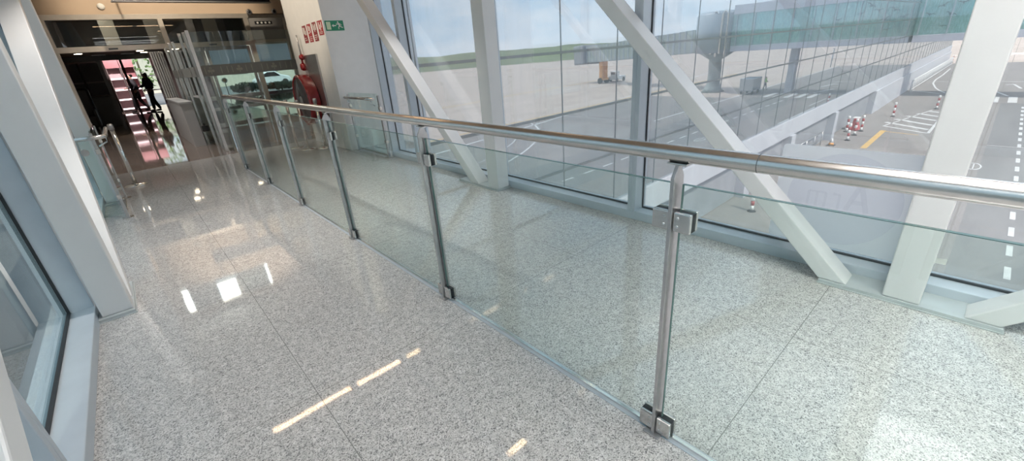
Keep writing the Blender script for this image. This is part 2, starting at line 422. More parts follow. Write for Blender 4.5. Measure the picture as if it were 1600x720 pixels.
# windows: one per bay, frame mesh with its pane and gasket
def window(k, xf, xg, y0, y1, s, gm, z0=0.075):
    a, b = sorted((xf+s*0.004, xg+s*0.03))
    m = MB()
    m.box((a, y0, 0), (b, y0+0.036, ZC)).box((a, y1-0.036, 0), (b, y1, ZC))
    m.box((a, y0+0.036, ZC-0.12), (b, y1-0.036, ZC))
    f = m.build('window_%d' % k, M['alu'], bevel=0.003, kind='structure')
    MB().box((xg-0.008, y0+0.037, z0+0.002), (xg+0.008, y1-0.037, ZC-0.121)).build('pane', gm, f)
    g = MB()
    gx0, gx1 = sorted((xg-s*0.009, xg-s*0.024))
    g.box((gx0, y0+0.037, z0+0.001), (gx1, y1-0.037, z0+0.012))
    g.box((gx0, y0+0.037, z0+0.012), (gx1, y0+0.043, ZC-0.122)).box((gx0, y1-0.043, z0+0.012), (gx1, y1-0.037, ZC-0.122))
    g.build('gasket', M['gasket'], f)
YS = [-5.235, -3.46, -1.685, 0.09, 1.865, 3.64, 5.41]
k = 1
for a, b in zip(YS, YS[1:]+[YJ]): window(k, XR, GR, a, b, 1, M['win']); k += 1
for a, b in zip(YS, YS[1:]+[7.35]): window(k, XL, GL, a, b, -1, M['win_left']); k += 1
# side bay beyond the last right window: glazed return and outer pane
f = MB().box((3.16, YJ-0.06, 0), (3.60, YJ-0.02, 0.06)).box((3.56, YJ-0.06, 0.06), (3.60, YJ-0.02, ZC)).box((3.56, YJ-0.019, 0), (3.60, 7.35, 0.06)).box((3.16, YJ-0.06, 2.2), (3.559, YJ-0.02, 2.26)).box((3.16, YJ-0.06, 2.38), (3.559, YJ-0.02, 2.42)).build('window_%d' % k, M['alu'], bevel=0.003, kind='structure')
MB().box((3.16, YJ-0.046, 0.061), (3.559, YJ-0.034, ZC)).build('pane', M['win'], f)
MB().box((3.574, YJ-0.018, 0.061), (3.586, 7.348, ZC)).build('pane', M['win'], f); k += 1
MB().box((3.00, YJ-0.02, 0), (3.16, YJ+0.02, ZC)).build('trim_1', M['alu'], kind='structure')

# casings under the truss feet
def casing(n, xa, xb, y0, y1):
    m = MB().box((xa, y0, 0), (xb, y1, 0.024)).box((xa-0.006 if xa > 1 else xa, y0-0.006, 0), (xb if xa > 1 else xb+0.006, y1+0.006, 0.006))
    return m.build('trim_%d' % n, M['alu_dark'], bevel=0.002, kind='structure')
casing(2, 2.735, XR, -0.285, 0.455)
casing(3, 2.735, XR, 3.40, 4.12)
casing(4, XL, -0.352, 3.46, 4.02)
casing(5, XL, -0.352, 7.02, 7.34)

# truss members -----------------------------------------------------
def column(label, x0, x1, y0, y1):
    return tag(MB().box((x0, y0, 0.0245), (x1, y1, 2.959)).build('truss_column', M['white_steel'], bevel=0.006), label, 'column', 'white truss columns')
column('wide white steel column rising beside the square white window film', 2.747, 2.9, 0.013, 0.165)
column('slim white steel column beside the foot of the farther brace, against the apron view', 2.747, 2.9, 3.40, 3.565+0.01)
column('wide white steel column on the grey casing along the left windows', -0.515, -0.36, 3.49, 3.64)
column('white steel column standing behind the short glass barrier on the left', -0.515, -0.36, 7.08, 7.23)
def brace(label, x0, x1, yb, wid, sgn, ztop=2.955, zb=0.0245):
    """45 degree box member rising along +y or -y"""
    L = ztop-zb
    P = [(yb, zb), (yb+sgn*wid, zb), (yb+sgn*(wid+L), ztop), (yb+sgn*L, ztop)]
    m = MB().prism([(x0, y, z) for y, z in P], (x1-x0, 0, 0))
    return tag(m.build('truss_brace', M['white_steel'], bevel=0.006), label, 'brace', 'white diagonal braces')
brace('white diagonal brace crossing the window left of the wide near column', 2.747, 2.9, 0.322, 0.138, 1)
brace('white diagonal brace slanting up from the far column towards the white wall', 2.747, 2.9, 3.75, 0.155, 1)
brace('white diagonal brace in the right corner, only its foot in view', 2.747, 2.9, -0.15, 0.125, -1)
brace('white diagonal brace rising beside the wide left column', -0.515, -0.36, 3.70, 0.145, 1)
brace('pale diagonal brace cutting across the bottom left corner over the window sill', -0.515, -0.36, 0.322, 0.138, 1)

# ------------------------------------------------------------------ balustrade
BX = 1.147
PY = [0.578, 2.03, 3.47, 4.88, 6.26, 7.62]
PYB = [-3.75, -2.30, -0.86]
bal = thing('balustrade', 'long glass balustrade with steel posts and round steel handrail dividing the corridor', 'balustrade', (BX, 3, 0))
RX, RZ, RR = 1.155, 1.089, 0.0242
hr = MB().tube([(RX, y, RZ) for y in (-4.6, -1, 0.37)]+[(RX, y, RZ) for y in (3, 5, 7.66)], RR, 28).build('handrail', M['steel'], bal)
MB().tube([(RX, 0.366, RZ), (RX, 0.3675, RZ)], RR+0.0004, 28).build('rail_seam', M['gasket'], hr)
MB().lathe([(RR, 0), (RR*0.92, 0.010), (RR*0.5, 0.016), (0.002, 0.018)], (RX, 7.66, RZ), 'y', 28).build('end_cap', M['steel'], hr)
GX = 1.152
GK = 1.166
def post(y):
    m = MB()
    # flat bar with a pointed head
    prof = [(BX-0.029, 0.004), (BX+0.029, 0.004), (BX+0.029, 1.022), (BX+0.006, 1.058), (BX-0.006, 1.058), (BX-0.029, 1.022)]
    m.prism([(x, y-0.006, z) for x, z in prof], (0, 0.012, 0))
    p = m.build('post', M['steel_dull'], bal, bevel=0.0012)
    MB().box((BX-0.012, y-0.030, 1.0585), (BX+0.022, y+0.030, 1.0645)).build('rail_bracket', M['steel'], p, bevel=0.001)
    for nm, z0, z1 in (('upper_clamp', 0.855, 0.918), ('lower_clamp', 0.012, 0.082)):
        for s in (-1, 1):
            ya, yb = sorted((y+s*0.0075, y+s*0.062))
            MB().box((GX-0.026, ya, z0), (GX-0.0115, yb, z1)).build(nm, M['steel'], p, bevel=0.0035)
            MB().box((GX+0.0115, ya, z0), (GX+0.026, yb, z1)).build(nm, M['steel'], p, bevel=0.0035)
            MB().box((GX-0.0114, ya+0.001, z0+0.002), (GX+0.0114, yb-0.001, z1-0.002)).build('clamp_pad', M['gasket'], p)
            for zz in (z0+0.018, z1-0.018):
                MB().lathe([(0.0046, 0), (0.0046, -0.0012), (0.003, -0.0018)], (GX-0.026, y+s*0.022, zz), 'x', 14).build('screw', M['chrome'], p)
    MB().box((BX-0.042, y-0.032, 0), (BX-0.004, y+0.032, 0.008)).build('foot_plate', M['steel_dull'], p, bevel=0.002)
    return p
for y in PYB+PY: post(y)
allp = PYB+PY
for a, b in zip(allp, allp[1:]):
    g = MB().box((GX-0.0055, a+0.019, 0.014), (GX+0.0055, b-0.019, 1.0)).build('glass_panel', M['bal'], bal)
    e = MB()
    e.box((GX-0.0056, a+0.0178, 0.014), (GX+0.0056, a+0.019, 1.0)).box((GX-0.0056, b-0.019, 0.014), (GX+0.0056, b-0.0178, 1.0)).box((GX-0.0056, a+0.0178, 1.0), (GX+0.0056, b-0.0178, 1.0015))
    e.build('glass_edge', M['bal_edge'], g)
MB().box((GK-0.036, -4.6, 0), (GK+0.006, 7.70, 0.004)).build('trim_6', M['alu'], kind='structure')
MB().box((GK-0.020, -4.6, 0.0041), (GK-0.008, 7.70, 0.0125)).build('trim_7', M['chrome'], kind='structure')

# ------------------------------------------------------------------ window film with faint mirrored lettering
dec = thing('window_film', 'large white square film with a pale circle stuck on the near right window', 'sticker', (GR, 0.5, 0.1))
fx = GR-0.0085
def rrect(y0, y1, z0, z1, r, x):
    P = []
    for cy, cz, a0 in ((y1-r, z1-r, 0), (y0+r, z1-r, PI/2), (y0+r, z0+r, PI), (y1-r, z0+r, 3*PI/2)):
        P += arc((x, cy, cz), r, a0, a0+PI/2, 6)
    return P
MB().face(rrect(0.135, 0.845, 0.100, 0.728, 0.02, fx)).build('white_sheet', M['film_white'], dec)
MB().face(arc((fx-0.0006, 0.49, 0.414), 0.285, 0, 2*PI, 56)[:-1]).build('circle_print', M['film_circle'], dec)
def strokes(segs, w, x, d=0.0003):
    m = MB()
    for (a, b) in segs:
        a, b = Vector((x, *a)), Vector((x, *b)); t = (b-a).normalized(); n = Vector((0, -t.z, t.y))*w/2
        m.face([a+n, a-n, b-n, b+n])
    return m
lx = fx-0.0012
A = [((0.36, 0.36), (0.41, 0.53)), ((0.46, 0.36), (0.41, 0.53)), ((0.38, 0.415), (0.44, 0.415))]
r_ = [((0.50, 0.36), (0.50, 0.45)), ((0.50, 0.445), (0.535, 0.45))]
m_ = [((0.57, 0.36), (0.57, 0.45)), ((0.57, 0.45), (0.66, 0.45)), ((0.615, 0.36), (0.615, 0.45)), ((0.66, 0.36), (0.66, 0.45))]
strokes(A, 0.026, lx).build('letter_print', M['film_letter'], dec)
strokes(r_+m_, 0.014, lx).build('letter_print', M['film_letter'], dec)
# small white arrow-shaped tab beside the column foot
arr = tag(MB().prism([(fx-0.001, -0.03, 0.150), (fx-0.001, 0.012, 0.150), (fx-0.001, 0.012, 0.140), (fx-0.001, 0.035, 0.165), (fx-0.001, 0.012, 0.190), (fx-0.001, 0.012, 0.180), (fx-0.001, -0.03, 0.185)], (0.001, 0, 0)).build('window_tab', M['sign_white']), 'small white arrow tab on the window glass right of the near column', 'sticker')

# ------------------------------------------------------------------ white wall pier at the end of the right side
PX = 2.73
MB().box((PX, 7.35, 0), (3.66, 9.15, ZL)).build('wall_pier', M['white_wall'], bevel=0.004, kind='structure')
def sign_fire(label, y0, y1, z0, z1, mat, kind):
    t = thing('fire_sign', label, 'sign', (PX, (y0+y1)/2, z0), 'red safety signs on the white pier')
    x = PX-0.003
    MB().box((x, y0, z0), (PX-0.0002, y1, z1)).build('sign_plate', M[mat], t)
    m = MB(); w = y1-y0; h = z1-z0
    def b(u0, v0, u1, v1): m.box((x-0.0012, y1-w*u1, z0+h*v0), (x-0.0002, y1-w*u0, z0+h*v1))
    if kind == 0:
        b(.16,.52,.42,.90); b(.52,.45,.66,.88); b(.72,.45,.86,.70); b(.2,.15,.8,.19); b(.2,.26,.6,.30)
    elif kind == 1:
        b(.2,.62,.44,.92); b(.56,.52,.80,.86); b(.2,.48,.44,.56); b(.15,.28,.85,.31); b(.15,.18,.85,.21); b(.15,.08,.7,.11)
    elif kind == 2:
        b(.15,.60,.30,.92); b(.40,.50,.55,.84); b(.65,.58,.85,.90); b(.15,.30,.85,.33); b(.15,.2,.85,.23); b(.15,.1,.6,.13)
    else:
        b(.20,.42,.36,.90); b(.44,.30,.58,.72); b(.66,.50,.82,.88); b(.2,.20,.8,.24); b(.2,.1,.8,.14)
    m.build('sign_print', M['sign_white'], t)
sign_fire('tall faded maroon safety sign at the inner end of the row on the white pier', 8.175, 8.354, 1.77, 2.04, 'sign_maroon', 0)
sign_fire('tall dark red safety sign next to the faded maroon one', 7.925, 8.105, 1.77, 2.045, 'sign_red', 1)
sign_fire('tall dark red safety sign next to the short red one at the pier corner', 7.67, 7.85, 1.77, 2.05, 'sign_maroon', 2)
sign_fire('short bright red fire sign nearest the pier corner', 7.385, 7.595, 1.842, 2.05, 'sign_red', 3)

# emergency exit sign: door, arrow, running figure
es = thing('exit_sign', 'green emergency exit sign with running figure and arrow on the white wall', 'sign', (2.9, 7.35, 1.89))
sx0, sx1, sz0, sz1, sy = 2.757, 3.052, 1.889, 2.034, 7.346
MB().box((sx0, sy, sz0), (sx1, 7.3499, sz1)).build('sign_plate', M['sign_green'], es)
def spt(u, v): return (sx0+(sx1-sx0)*u, sy-0.0012, sz0+(sz1-sz0)*v)
MB().prism([spt(*p) for p in ((.06,.12),(.29,.12),(.29,.88),(.06,.88))], (0, .001, 0)).build('door_symbol', M['sign_cream'], es)
MB().prism([spt(*p) for p in ((.35,.5),(.44,.66),(.44,.55),(.58,.55),(.58,.45),(.44,.45),(.44,.34))], (0, .001, 0)).build('arrow_symbol', M['sign_white'], es)
rm = MB()
def rs(a, b, w):
    a, b = Vector(spt(*a)), Vector(spt(*b)); t = (b-a).normalized(); n = Vector((-t.z, 0, t.x))*w/2
    rm.prism([a+n, a-n, b-n, b+n], (0, .001, 0))
rm.prism(arc(spt(.70,.83), .0115, 0, 2*PI, 16, 'xz')[:-1], (0, .001, 0))
for a, b, w in (((.72,.74),(.77,.46),.022), ((.71,.70),(.62,.60),.010), ((.62,.60),(.60,.70),.009), ((.74,.70),(.84,.62),.010), ((.84,.62),(.87,.50),.009), ((.77,.47),(.70,.33),.013), ((.70,.33),(.70,.14),.011), ((.78,.47),(.86,.33),.013), ((.86,.33),(.94,.30),.011)):
    rs(a, b, w)
rm.build('running_figure', M['sign_white'], es)

# steel back plate with the fire hose reel
MB_ = MB().box((PX-0.022, 7.93, 0.30), (PX-0.0005, 8.53, 1.585)).box((PX-0.03, 7.93, 0.30), (PX-0.022, 7.965, 1.585))
tag(MB_.build('steel_wall_plate', M['steel_dull'], bevel=0.002), 'tall brushed steel plate fixed to the white pier behind the red hose reel', 'panel')
reel = thing('fire_hose_reel', 'round red fire hose reel cabinet mounted on the steel plate', 'hose reel', (PX-0.022, 8.66, 0.83))
rc = (0, 8.66, 0.83); rr = 0.445
MB().lathe([(0.05, PX-0.0225), (rr*0.97, PX-0.0225), (rr, PX-0.04), (rr, 2.535), (rr*0.985, 2.515), (rr*0.95, 2.505), (rr*0.90, 2.505), (rr*0.88, 2.52), (0.1, 2.521)], rc, 'x', 64).build('drum', M['red'], reel)
MB().lathe([(rr*0.875, 2.520), (rr*0.86, 2.514), (rr*0.3, 2.509), (0.02, 2.508)], rc, 'x', 48).build('front_cover', M['reel_face'], reel)
MB().lathe([(0.075, 2.508), (0.07, 2.495), (0.02, 2.493)], rc, 'x', 28).build('hub', M['steel_dull'], reel)
MB().box((2.50, 8.60, 0.385), (2.56, 8.72, 0.40)).build('hinge', M['red'], reel, bevel=0.003)
vl = thing('fire_valve', 'small red fire valve and alarm sounder above the hose reel', 'valve', (PX-0.03, 8.62, 1.33))
MB().lathe([(0.07, PX-0.024), (0.07, PX-0.05), (0.055, PX-0.085), (0.02, PX-0.09)], (0, 8.66, 1.40), 'x', 24).build('sounder', M['red'], vl)
MB().lathe([(0.05, PX-0.024), (0.05, PX-0.06), (0.03, PX-0.09), (0.01, PX-0.092)], (0, 8.60, 1.56), 'x', 20).build('handwheel', M['red'], vl)
MB().tube([(PX-0.05, 8.63, 1.45), (PX-0.05, 8.61, 1.53)], 0.018, 10).build('pipe', M['red'], vl)
MB().tube([(PX-0.05, 8.60, 1.57), (PX-0.05, 8.60, 1.92)], 0.014, 10).build('riser', M['steel_dull'], vl)

# short glass side barriers by the end of the glazing
def side_barrier(label, x, y0, y1, s, wallx):
    t = thing('side_barrier', label, 'barrier', (x, (y0+y1)/2, 0))
    MB().box((x-0.006, y0+0.03, 0.05), (x+0.006, y1-0.03, 0.955)).build('glass_panel', M['bal'], t)
    MB().box((x-0.012, y0+0.03, 0.02), (x+0.012, y1-0.03, 0.0499)).build('bottom_shoe', M['steel'], t, bevel=0.002)
    for y in (y0, y1):
        p = MB().box((x-0.014, y-0.02, 0), (x+0.014, y+0.02, 0.93)).build('post', M['steel_dull'], t, bevel=0.003)
        for z in (0.22, 0.72): MB().box((x-0.02, y-0.028, z), (x+0.02, y+0.028, z+0.05)).build('clamp', M['steel'], p, bevel=0.003)
        MB().box((x-0.05, y-0.05, 0), (x+0.05, y+0.05, 0.008)).build('foot_plate', M['steel'], p)
    rx = x-s*0.075
    r = MB()
    if wallx is None:
        r.tube([(rx, y0+0.02, 0.885), (rx, y1-0.02, 0.885)], 0.021, 18)
    else:
        r.tube([(wallx, y0-0.02, 0.885), (x+0.04, y0-0.02, 0.885)]+[(x+0.04+0.06*math.sin(a), y0+0.04-0.06*math.cos(a), 0.885) for a in (0.4, 0.8, 1.2)]+[(x+0.10, y0+0.05, 0.885), (x+0.10, y1-0.02, 0.885)], 0.021, 18)
    h = r.build('handrail', M['steel'], t)
    for y in (y0+0.12, y1-0.12):
        xx = rx if wallx is None else x+0.10
        MB().tube([(xx, y, 0.865), (xx, y, 0.82), (x+(-s*0.02 if wallx is None else 0.02), y, 0.78)], 0.008, 10).build('rail_bracket', M['chrome'], h)
    return t
side_barrier('short glass barrier with steel rail in front of the white pier wall', 2.85, 6.16, 7.28, 1, None)
sb = side_barrier('short glass barrier with bent steel rail behind the left columns', -0.33, 6.19, 7.30, -1, -0.53)
MB().box((-0.52, 6.182, 0.05), (-0.365, 6.194, 0.86)).build('glass_panel', M['bal'], sb)
MB().lathe([(0.035, 0), (0.035, -0.012)], (-0.43, 6.18, 0.75), 'y', 20).build('glass_fixing', M['steel'], sb)

# belt barrier posts
def stanchion(label, loc, grp):
    t = thing('belt_post', label, 'post', loc, grp)
    MB().lathe([(0.13, 0), (0.13, 0.012), (0.115, 0.024), (0.05, 0.034), (0.03, 0.036)], loc, 'z', 36).build('base', M['chrome'], t)
    MB().lathe([(0.026, 0.036), (0.026, 0.80)], loc, 'z', 20).build('pole', M['chrome'], t)
    MB().lathe([(0.032, 0.80), (0.033, 0.86), (0.028, 0.875), (0.01, 0.88)], loc, 'z', 20).build('belt_head', M['steel_dull'], t)
    return t
G = 'chrome belt barrier posts'
stanchion('chrome belt post standing alone by the left glass barrier', (-0.20, 8.06, 0), G)
stanchion('chrome belt post below the hose reel, on the side of the doors', (2.22, 8.64, 0), G)
stanchion('chrome belt post below the middle of the hose reel', (2.29, 8.24, 0), G)
stanchion('chrome belt post below the hose reel, nearest the white pier', (2.55, 8.08, 0), G)

# ------------------------------------------------------------------ glass partition along the hall axis and the banded screen
gp = thing('glass_partition', 'tall glass partition with five steel posts running towards the doors', 'partition', (1.25, 11, 0))
ps = [(9.80, 2.13), (10.20, 2.13), (10.85, 2.16), (12.25, 2.10), (12.95, 2.12), (14.05, 2.08)]
for y, z in ps:
    MB().box((1.22, y-0.025, 0), (1.275, y+0.025, z)).build('post', M['steel'], gp, bevel=0.003)
for (a, za), (b, zb) in zip(ps, ps[1:]):
    MB().box((1.243, a+0.026, 0.02), (1.255, b-0.026, min(za, zb)-0.02)).build('glass_panel', M['part_glass'], gp)
    MB().box((1.240, a+0.026, 1.37), (1.2425, b-0.026, 1.55)).build('film_band', M['band'], gp)
MB().box((1.10, 11.0, 0.30), (1.219, 11.16, 0.42)).box((1.14, 11.04, 0.42), (1.18, 11.1, 0.47)).build('lock_case', M['black'], gp, bevel=0.01)
gs = thing('glass_screen', 'clear glass screen with grey band of tree motifs in front of the doors', 'screen', (2.1, 10, 0))
MB().box((1.28, 9.994, 0.02), (2.98, 10.006, 2.12)).build('glass_panel', M['part_glass'], gs)
bd = MB().box((1.28, 9.988, 1.365), (2.98, 9.9935, 1.555)).build('film_band', M['band'], gs)
mo = MB()
def tree(x):
    z = 1.42
    mo.prism([(x-0.008, 9.986, z-0.02), (x+0.008, 9.986, z-0.02), (x+0.008, 9.986, z+0.1), (x-0.008, 9.986, z+0.1)], (0, 0.0015, 0))
    for dx, dz in ((0, 0.082), (-0.03, 0.035), (0.03, 0.035)):
        mo.prism(arc((x+dx, 9.986, z+dz), 0.024, 0, 2*PI, 12, 'xz')[:-1], (0, 0.0015, 0))
for x in (1.45, 1.92, 2.54): tree(x)
for x in (1.36, 1.62, 1.72, 1.80, 2.04, 2.14, 2.32, 2.42, 2.66, 2.77, 2.87):
    mo.prism([(x-0.006, 9.986, 1.405), (x+0.006, 9.986, 1.405), (x+0.006, 9.986, 1.52), (x-0.006, 9.986, 1.52)], (0, 0.0015, 0))
mo.build('tree_motifs', M['band_mark'], bd)
MB().box((2.98, 9.97, 0), (3.06, 10.03, 2.2)).build('post', M['champagne'], gs, bevel=0.004)

lc = thing('low_counter', 'pale low counter block beside the open doorway', 'counter', (0.95, 12.6, 0))
MB().box((0.90, 11.2, 0.0), (1.10, 14.05, 0.88)).build('body', M['counter_white'], lc, bevel=0.004)
MB().box((0.885, 11.18, 0.8805), (1.115, 14.06, 0.92)).build('top', M['counter_white'], lc, bevel=0.005)
dl = thing('folding_door_leaves', 'stack of folded steel door leaves behind the low counter', 'door', (1.08, 14.6, 0))
for i in range(6):
    MB().box((1.02+0.05*i-0.1, 14.32+0.03*i, 0.0), (1.055+0.05*i-0.1, 15.1, 2.02)).build('leaf', M['steel'], dl, bevel=0.003)

# ------------------------------------------------------------------ hall end wall with two door bays
MB().box((-7, YE, 2.83), (6, YE+0.25, 4.18)).box((-0.95, YE, 4.18), (-0.42, YE+0.25, ZL)).box((1.85, YE, 4.18), (5.15, YE+0.25, ZL)).box((-0.42, YE, 4.95), (1.85, YE+0.25, ZL)).build('wall_end', M['tan'], kind='structure')
f = MB().box((-0.42, YE+0.02, 4.18), (1.85, YE+0.1, 4.22)).box((-0.42, YE+0.02, 4.32), (1.85, YE+0.1, 4.35)).box((0.93, YE+0.02, 4.35), (0.99, YE+0.1, 4.95)).build('window_40', M['grey_wall'], kind='structure')
MB().box((-0.419, YE+0.05, 4.351), (0.929, YE+0.06, 4.949)).box((0.991, YE+0.05, 4.351), (1.849, YE+0.06, 4.949)).box((-0.419, YE+0.05, 4.221), (1.849, YE+0.06, 4.319)).build('pane', M['part_glass'], f)
MB().box((-0.25, YE+0.11, 4.25), (0.42, YE+0.16, 4.95)).box((1.0, YE+0.11, 4.25), (1.75, YE+0.16, 4.95)).build('added_dark_board', M['bridge_grey'], f)  # boards added to mask the window so only strips show bright
MB().box((-0.41, YE+0.17, 4.23), (-0.27, YE+0.18, 4.94)).box((0.45, YE+0.17, 4.36), (0.92, YE+0.18, 4.94)).box((-0.41, YE+0.17, 4.225), (0.92, YE+0.18, 4.245)).box((1.78, YE+0.17, 4.23), (1.83, YE+0.18, 4.94)).build('added_glow_panel', M['glow_clere'], f)  # glow panels added to brighten the clerestory's reflection in the floor
MB().box((-7, YE, 0), (-0.72, YE+0.2, 2.829)).build('wall_end_left', M['white_wall'], kind='structure')
MB().box((4.25, YE, 0), (6, YE+0.2, 2.829)).build('wall_end_right', M['grey_wall'], kind='structure')
MB().box((-0.95, 7.36, 0), (-0.80, YE-0.01, ZL)).build('wall_left', M['white_wall'], kind='structure')
MB().box((5.0, 9.15, 0), (5.15, YE-0.01, ZL)).build('wall_right', M['grey_wall'], kind='structure')
MB().box((3.66, 9.0, 0), (5.15, 9.149, ZL)).build('wall_lobby', M['grey_wall'], kind='structure')
ch = M['champagne']
MB().box((-0.72, YE-0.06, 2.72), (3.30, YE+0.06, 2.829)).build('trim_8', ch, bevel=0.003, kind='structure')
MB().box((-0.72, YE-0.09, 2.06), (3.26, YE+0.09, 2.175)).build('trim_9', ch, bevel=0.003, kind='structure')
for n, (x0, x1) in enumerate(((-0.72, -0.65), (1.30, 1.40), (3.16, 3.27), (4.14, 4.25))):
    MB().box((x0, YE-0.07, 0), (x1, YE+0.07, 2.719)).build('trim_%d' % (10+n), ch, bevel=0.003, kind='structure')
MB().box((0.20, YE-0.093, 2.09), (0.37, YE-0.0905, 2.125)).build('trim_14', M['transom'], kind='structure')
MB().box((2.20, YE-0.093, 2.09), (2.37, YE-0.0905, 2.125)).build('trim_15', M['transom'], kind='structure')
for n, (x0, x1) in enumerate(((-0.65, 1.30), (1.40, 3.16))):
    MB().box((x0+0.001, YE-0.006, 2.176), (x1-0.001, YE+0.006, 2.719)).build('window_%d' % (k+n), M['dark_glass'], kind='structure')
k += 2
# boards hanging behind the transom glass
def board(label, x0, x1, z0, z1, y, mat):
    t = tag(MB().box((x0, y, z0), (x1, y+0.04, z1)).build('hanging_board', M[mat], bevel=0.004), label, 'board', 'boards seen through the transom glass')
board('black hanging board at the left end of the glass above the open doorway', -0.75, 0.21, 2.2, 3.0, 15.0, 'black')
board('black hanging board between the pale gap and the middle frame post', 0.50, 1.08, 2.2, 3.0, 15.0, 'black')
board('wide black hanging board right of the middle frame post', 1.44, 2.33, 2.2, 3.0, 15.0, 'black')
board('slate grey hanging board at the right end of the transom glass', 2.66, 3.30, 2.2, 3.0, 15.0, 'bridge_grey')
MB().box((-2.0, 16.6, 2.18), (5.0, 16.75, ZC)).build('wall_soffit', M['cream'], kind='structure')
# doors of the right bay
def leaf(n, x0, x1, y, rails=True):
    m = MB().box((x0, y-0.025, 0.02), (x0+0.07, y+0.025, 2.05)).box((x1-0.07, y-0.025, 0.02), (x1, y+0.025, 2.05)).box((x0+0.07, y-0.025, 1.97), (x1-0.07, y+0.025, 2.05)).box((x0+0.07, y-0.025, 0.02), (x1-0.07, y+0.025, 0.13))
    if rails: m.box((x0+0.07, y-0.03, 0.73), (x1-0.07, y+0.03, 0.84)).box((x0+0.07, y-0.03, 0.46), (x1-0.07, y+0.03, 0.54))
    f = m.build('door_%d' % n, M['steel_dull'], bevel=0.003, kind='structure')
    MB().box((x0+0.071, y-0.005, 0.131), (x1-0.071, y+0.005, 0.459)).box((x0+0.071, y-0.005, 0.541), (x1-0.071, y+0.005, 0.729)).box((x0+0.071, y-0.005, 0.841), (x1-0.071, y+0.005, 1.969)).build('pane', M['part_glass'], f)
leaf(1, 1.42, 2.06, YE+0.05)
leaf(2, 2.08, 3.14, YE+0.05)
f = MB().box((3.28, YE-0.03, 2.18), (4.13, YE+0.03, 2.719)).build('wall_brown_panel', M['grey_wall'], kind='structure')
f = MB().box((3.28, YE-0.03, 2.10), (4.13, YE+0.03, 2.179)).box((3.28, YE-0.03, 0), (4.13, YE+0.03, 0.12)).build('window_%d' % k, ch, bevel=0.003, kind='structure')
MB().box((3.281, YE-0.006, 0.121), (4.129, YE+0.006, 2.099)).build('pane', M['part_glass'], f); k += 1
vent = tag(MB().box((3.42, YE-0.036, 2.56), (3.86, YE-0.0305, 2.64)).build('switch_plate', M['black'], bevel=0.002), 'dark plate with a row of four round lamps on the brown panel', 'panel')
d = MB()
for i in range(4): d.lathe([(0.026, 0), (0.026, -0.004)], (3.49+0.1*i, YE-0.0362, 2.60), 'y', 14)
d.build('round_lamps', M['sign_white'], vent)
# surface spots on the bulkhead, long dark sign box
for lab, x, z in (('black-eyed round camera on the tan wall above the door frame corner', 3.36, 2.87), ('black-eyed round camera on the tan wall beside the white pier', 3.99, 2.88)):
    t = thing('dome_camera', lab, 'camera', (x, YE-0.05, z), 'round cameras on the tan wall')
    MB().lathe([(0.07, 0), (0.07, -0.03), (0.055, -0.05)], (x, YE-0.0005, z), 'y', 28).build('housing', M['steel_dull'], t)
    MB().lathe([(0.042, 0), (0.036, -0.012), (0.02, -0.02), (0.005, -0.022)], (x, YE-0.051, z), 'y', 24).build('lens', M['black'], t)
hs = thing('hanging_sign', 'long black sign box above the doors, only its lower edge in view', 'sign', (2.2, 13.0, 3.0))
MB().box((0.55, 12.9, 2.96), (3.60, 13.1, 3.25)).build('sign_box', M['black'], hs, bevel=0.006)
MB().box((0.53, 12.89, 2.945), (3.62, 13.11, 2.9595)).build('lower_trim', M['steel_dull'], hs)
for x in (0.9, 3.2): MB().tube([(x, 13.0, 3.2501), (x, 13.0, ZL)], 0.012, 8).build('hanger', M['steel_dull'], hs)
cl = thing('ceiling_speaker', 'small white fitting on the tan wall above the left doorway', 'fitting', (0.37, YE-0.05, 2.98))
MB().lathe([(0.07, 0), (0.07, -0.02), (0.05, -0.05), (0.02, -0.055)], (0.37, YE-0.0005, 2.99), 'y', 24).build('cover', M['sign_white'], cl)

# ------------------------------------------------------------------ deep hall beyond the doors
MB().box((-7, YE+0.25, 0), (-6.9, 32, ZC)).build('wall_hall_left', M['hall_wall'], kind='structure')
MB().box((-6.9, 31.9, 0), (0.85, 32, ZC)).build('wall_hall_far', M['hall_wall'], kind='structure')
MB().box((2.05, 31.9, 0), (4.6, 32, ZC)).build('wall_hall_middle', M['hall_wall'], kind='structure')
MB().box((11.9, YE+0.25, 0), (12, 32, ZC)).build('wall_hall_right', M['hall_wall'], kind='structure')
MB().box((6, YE+0.05, 0), (11.9, YE+0.25, ZC)).build('wall_hall_near', M['hall_wall'], kind='structure')
MB().box((-1.2, 14.46, 2.14), (3.26, 18.4, 2.178)).build('ceiling_vestibule', M['hall_wall'], kind='structure')
MB().box((-0.95, 17.9, 2.0), (1.25, 18.1, 2.139)).build('trim_20', M['black'], kind='structure')
MB().box((-0.95, 17.9, 0), (-0.86, 18.1, 1.999)).build('trim_21', M['black'], kind='structure')
MB().box((-0.14, 17.94, 0), (-0.05, 18.06, 1.999)).build('trim_22', M['charcoal'], kind='structure')
MB().box((0.50, 24.0, 0), (0.58, 24.1, 2.6)).build('trim_23', M['hall_wall'], kind='structure')
f = MB().box((0.85, 31.92, 0.8), (2.05, 31.98, 0.86)).box((0.85, 31.92, 1.55), (2.05, 31.98, 1.6)).build('window_%d' % k, M['alu'], kind='structure')
MB().box((0.851, 31.94, 0.861), (2.049, 31.96, 1.549)).box((0.851, 31.94, 1.601), (2.049, 31.96, ZC)).build('pane', M['part_glass'], f); k += 1
f = MB().box((4.6, 31.92, 0), (11.9, 31.98, 0.1)).box((4.6, 31.92, 1.80), (11.9, 31.98, 1.88)).box((6.9, 31.92, 0.1), (7.02, 31.98, 1.80)).box((9.3, 31.92, 0.1), (9.42, 31.98, 1.80)).build('window_%d' % k, M['alu'], kind='structure')
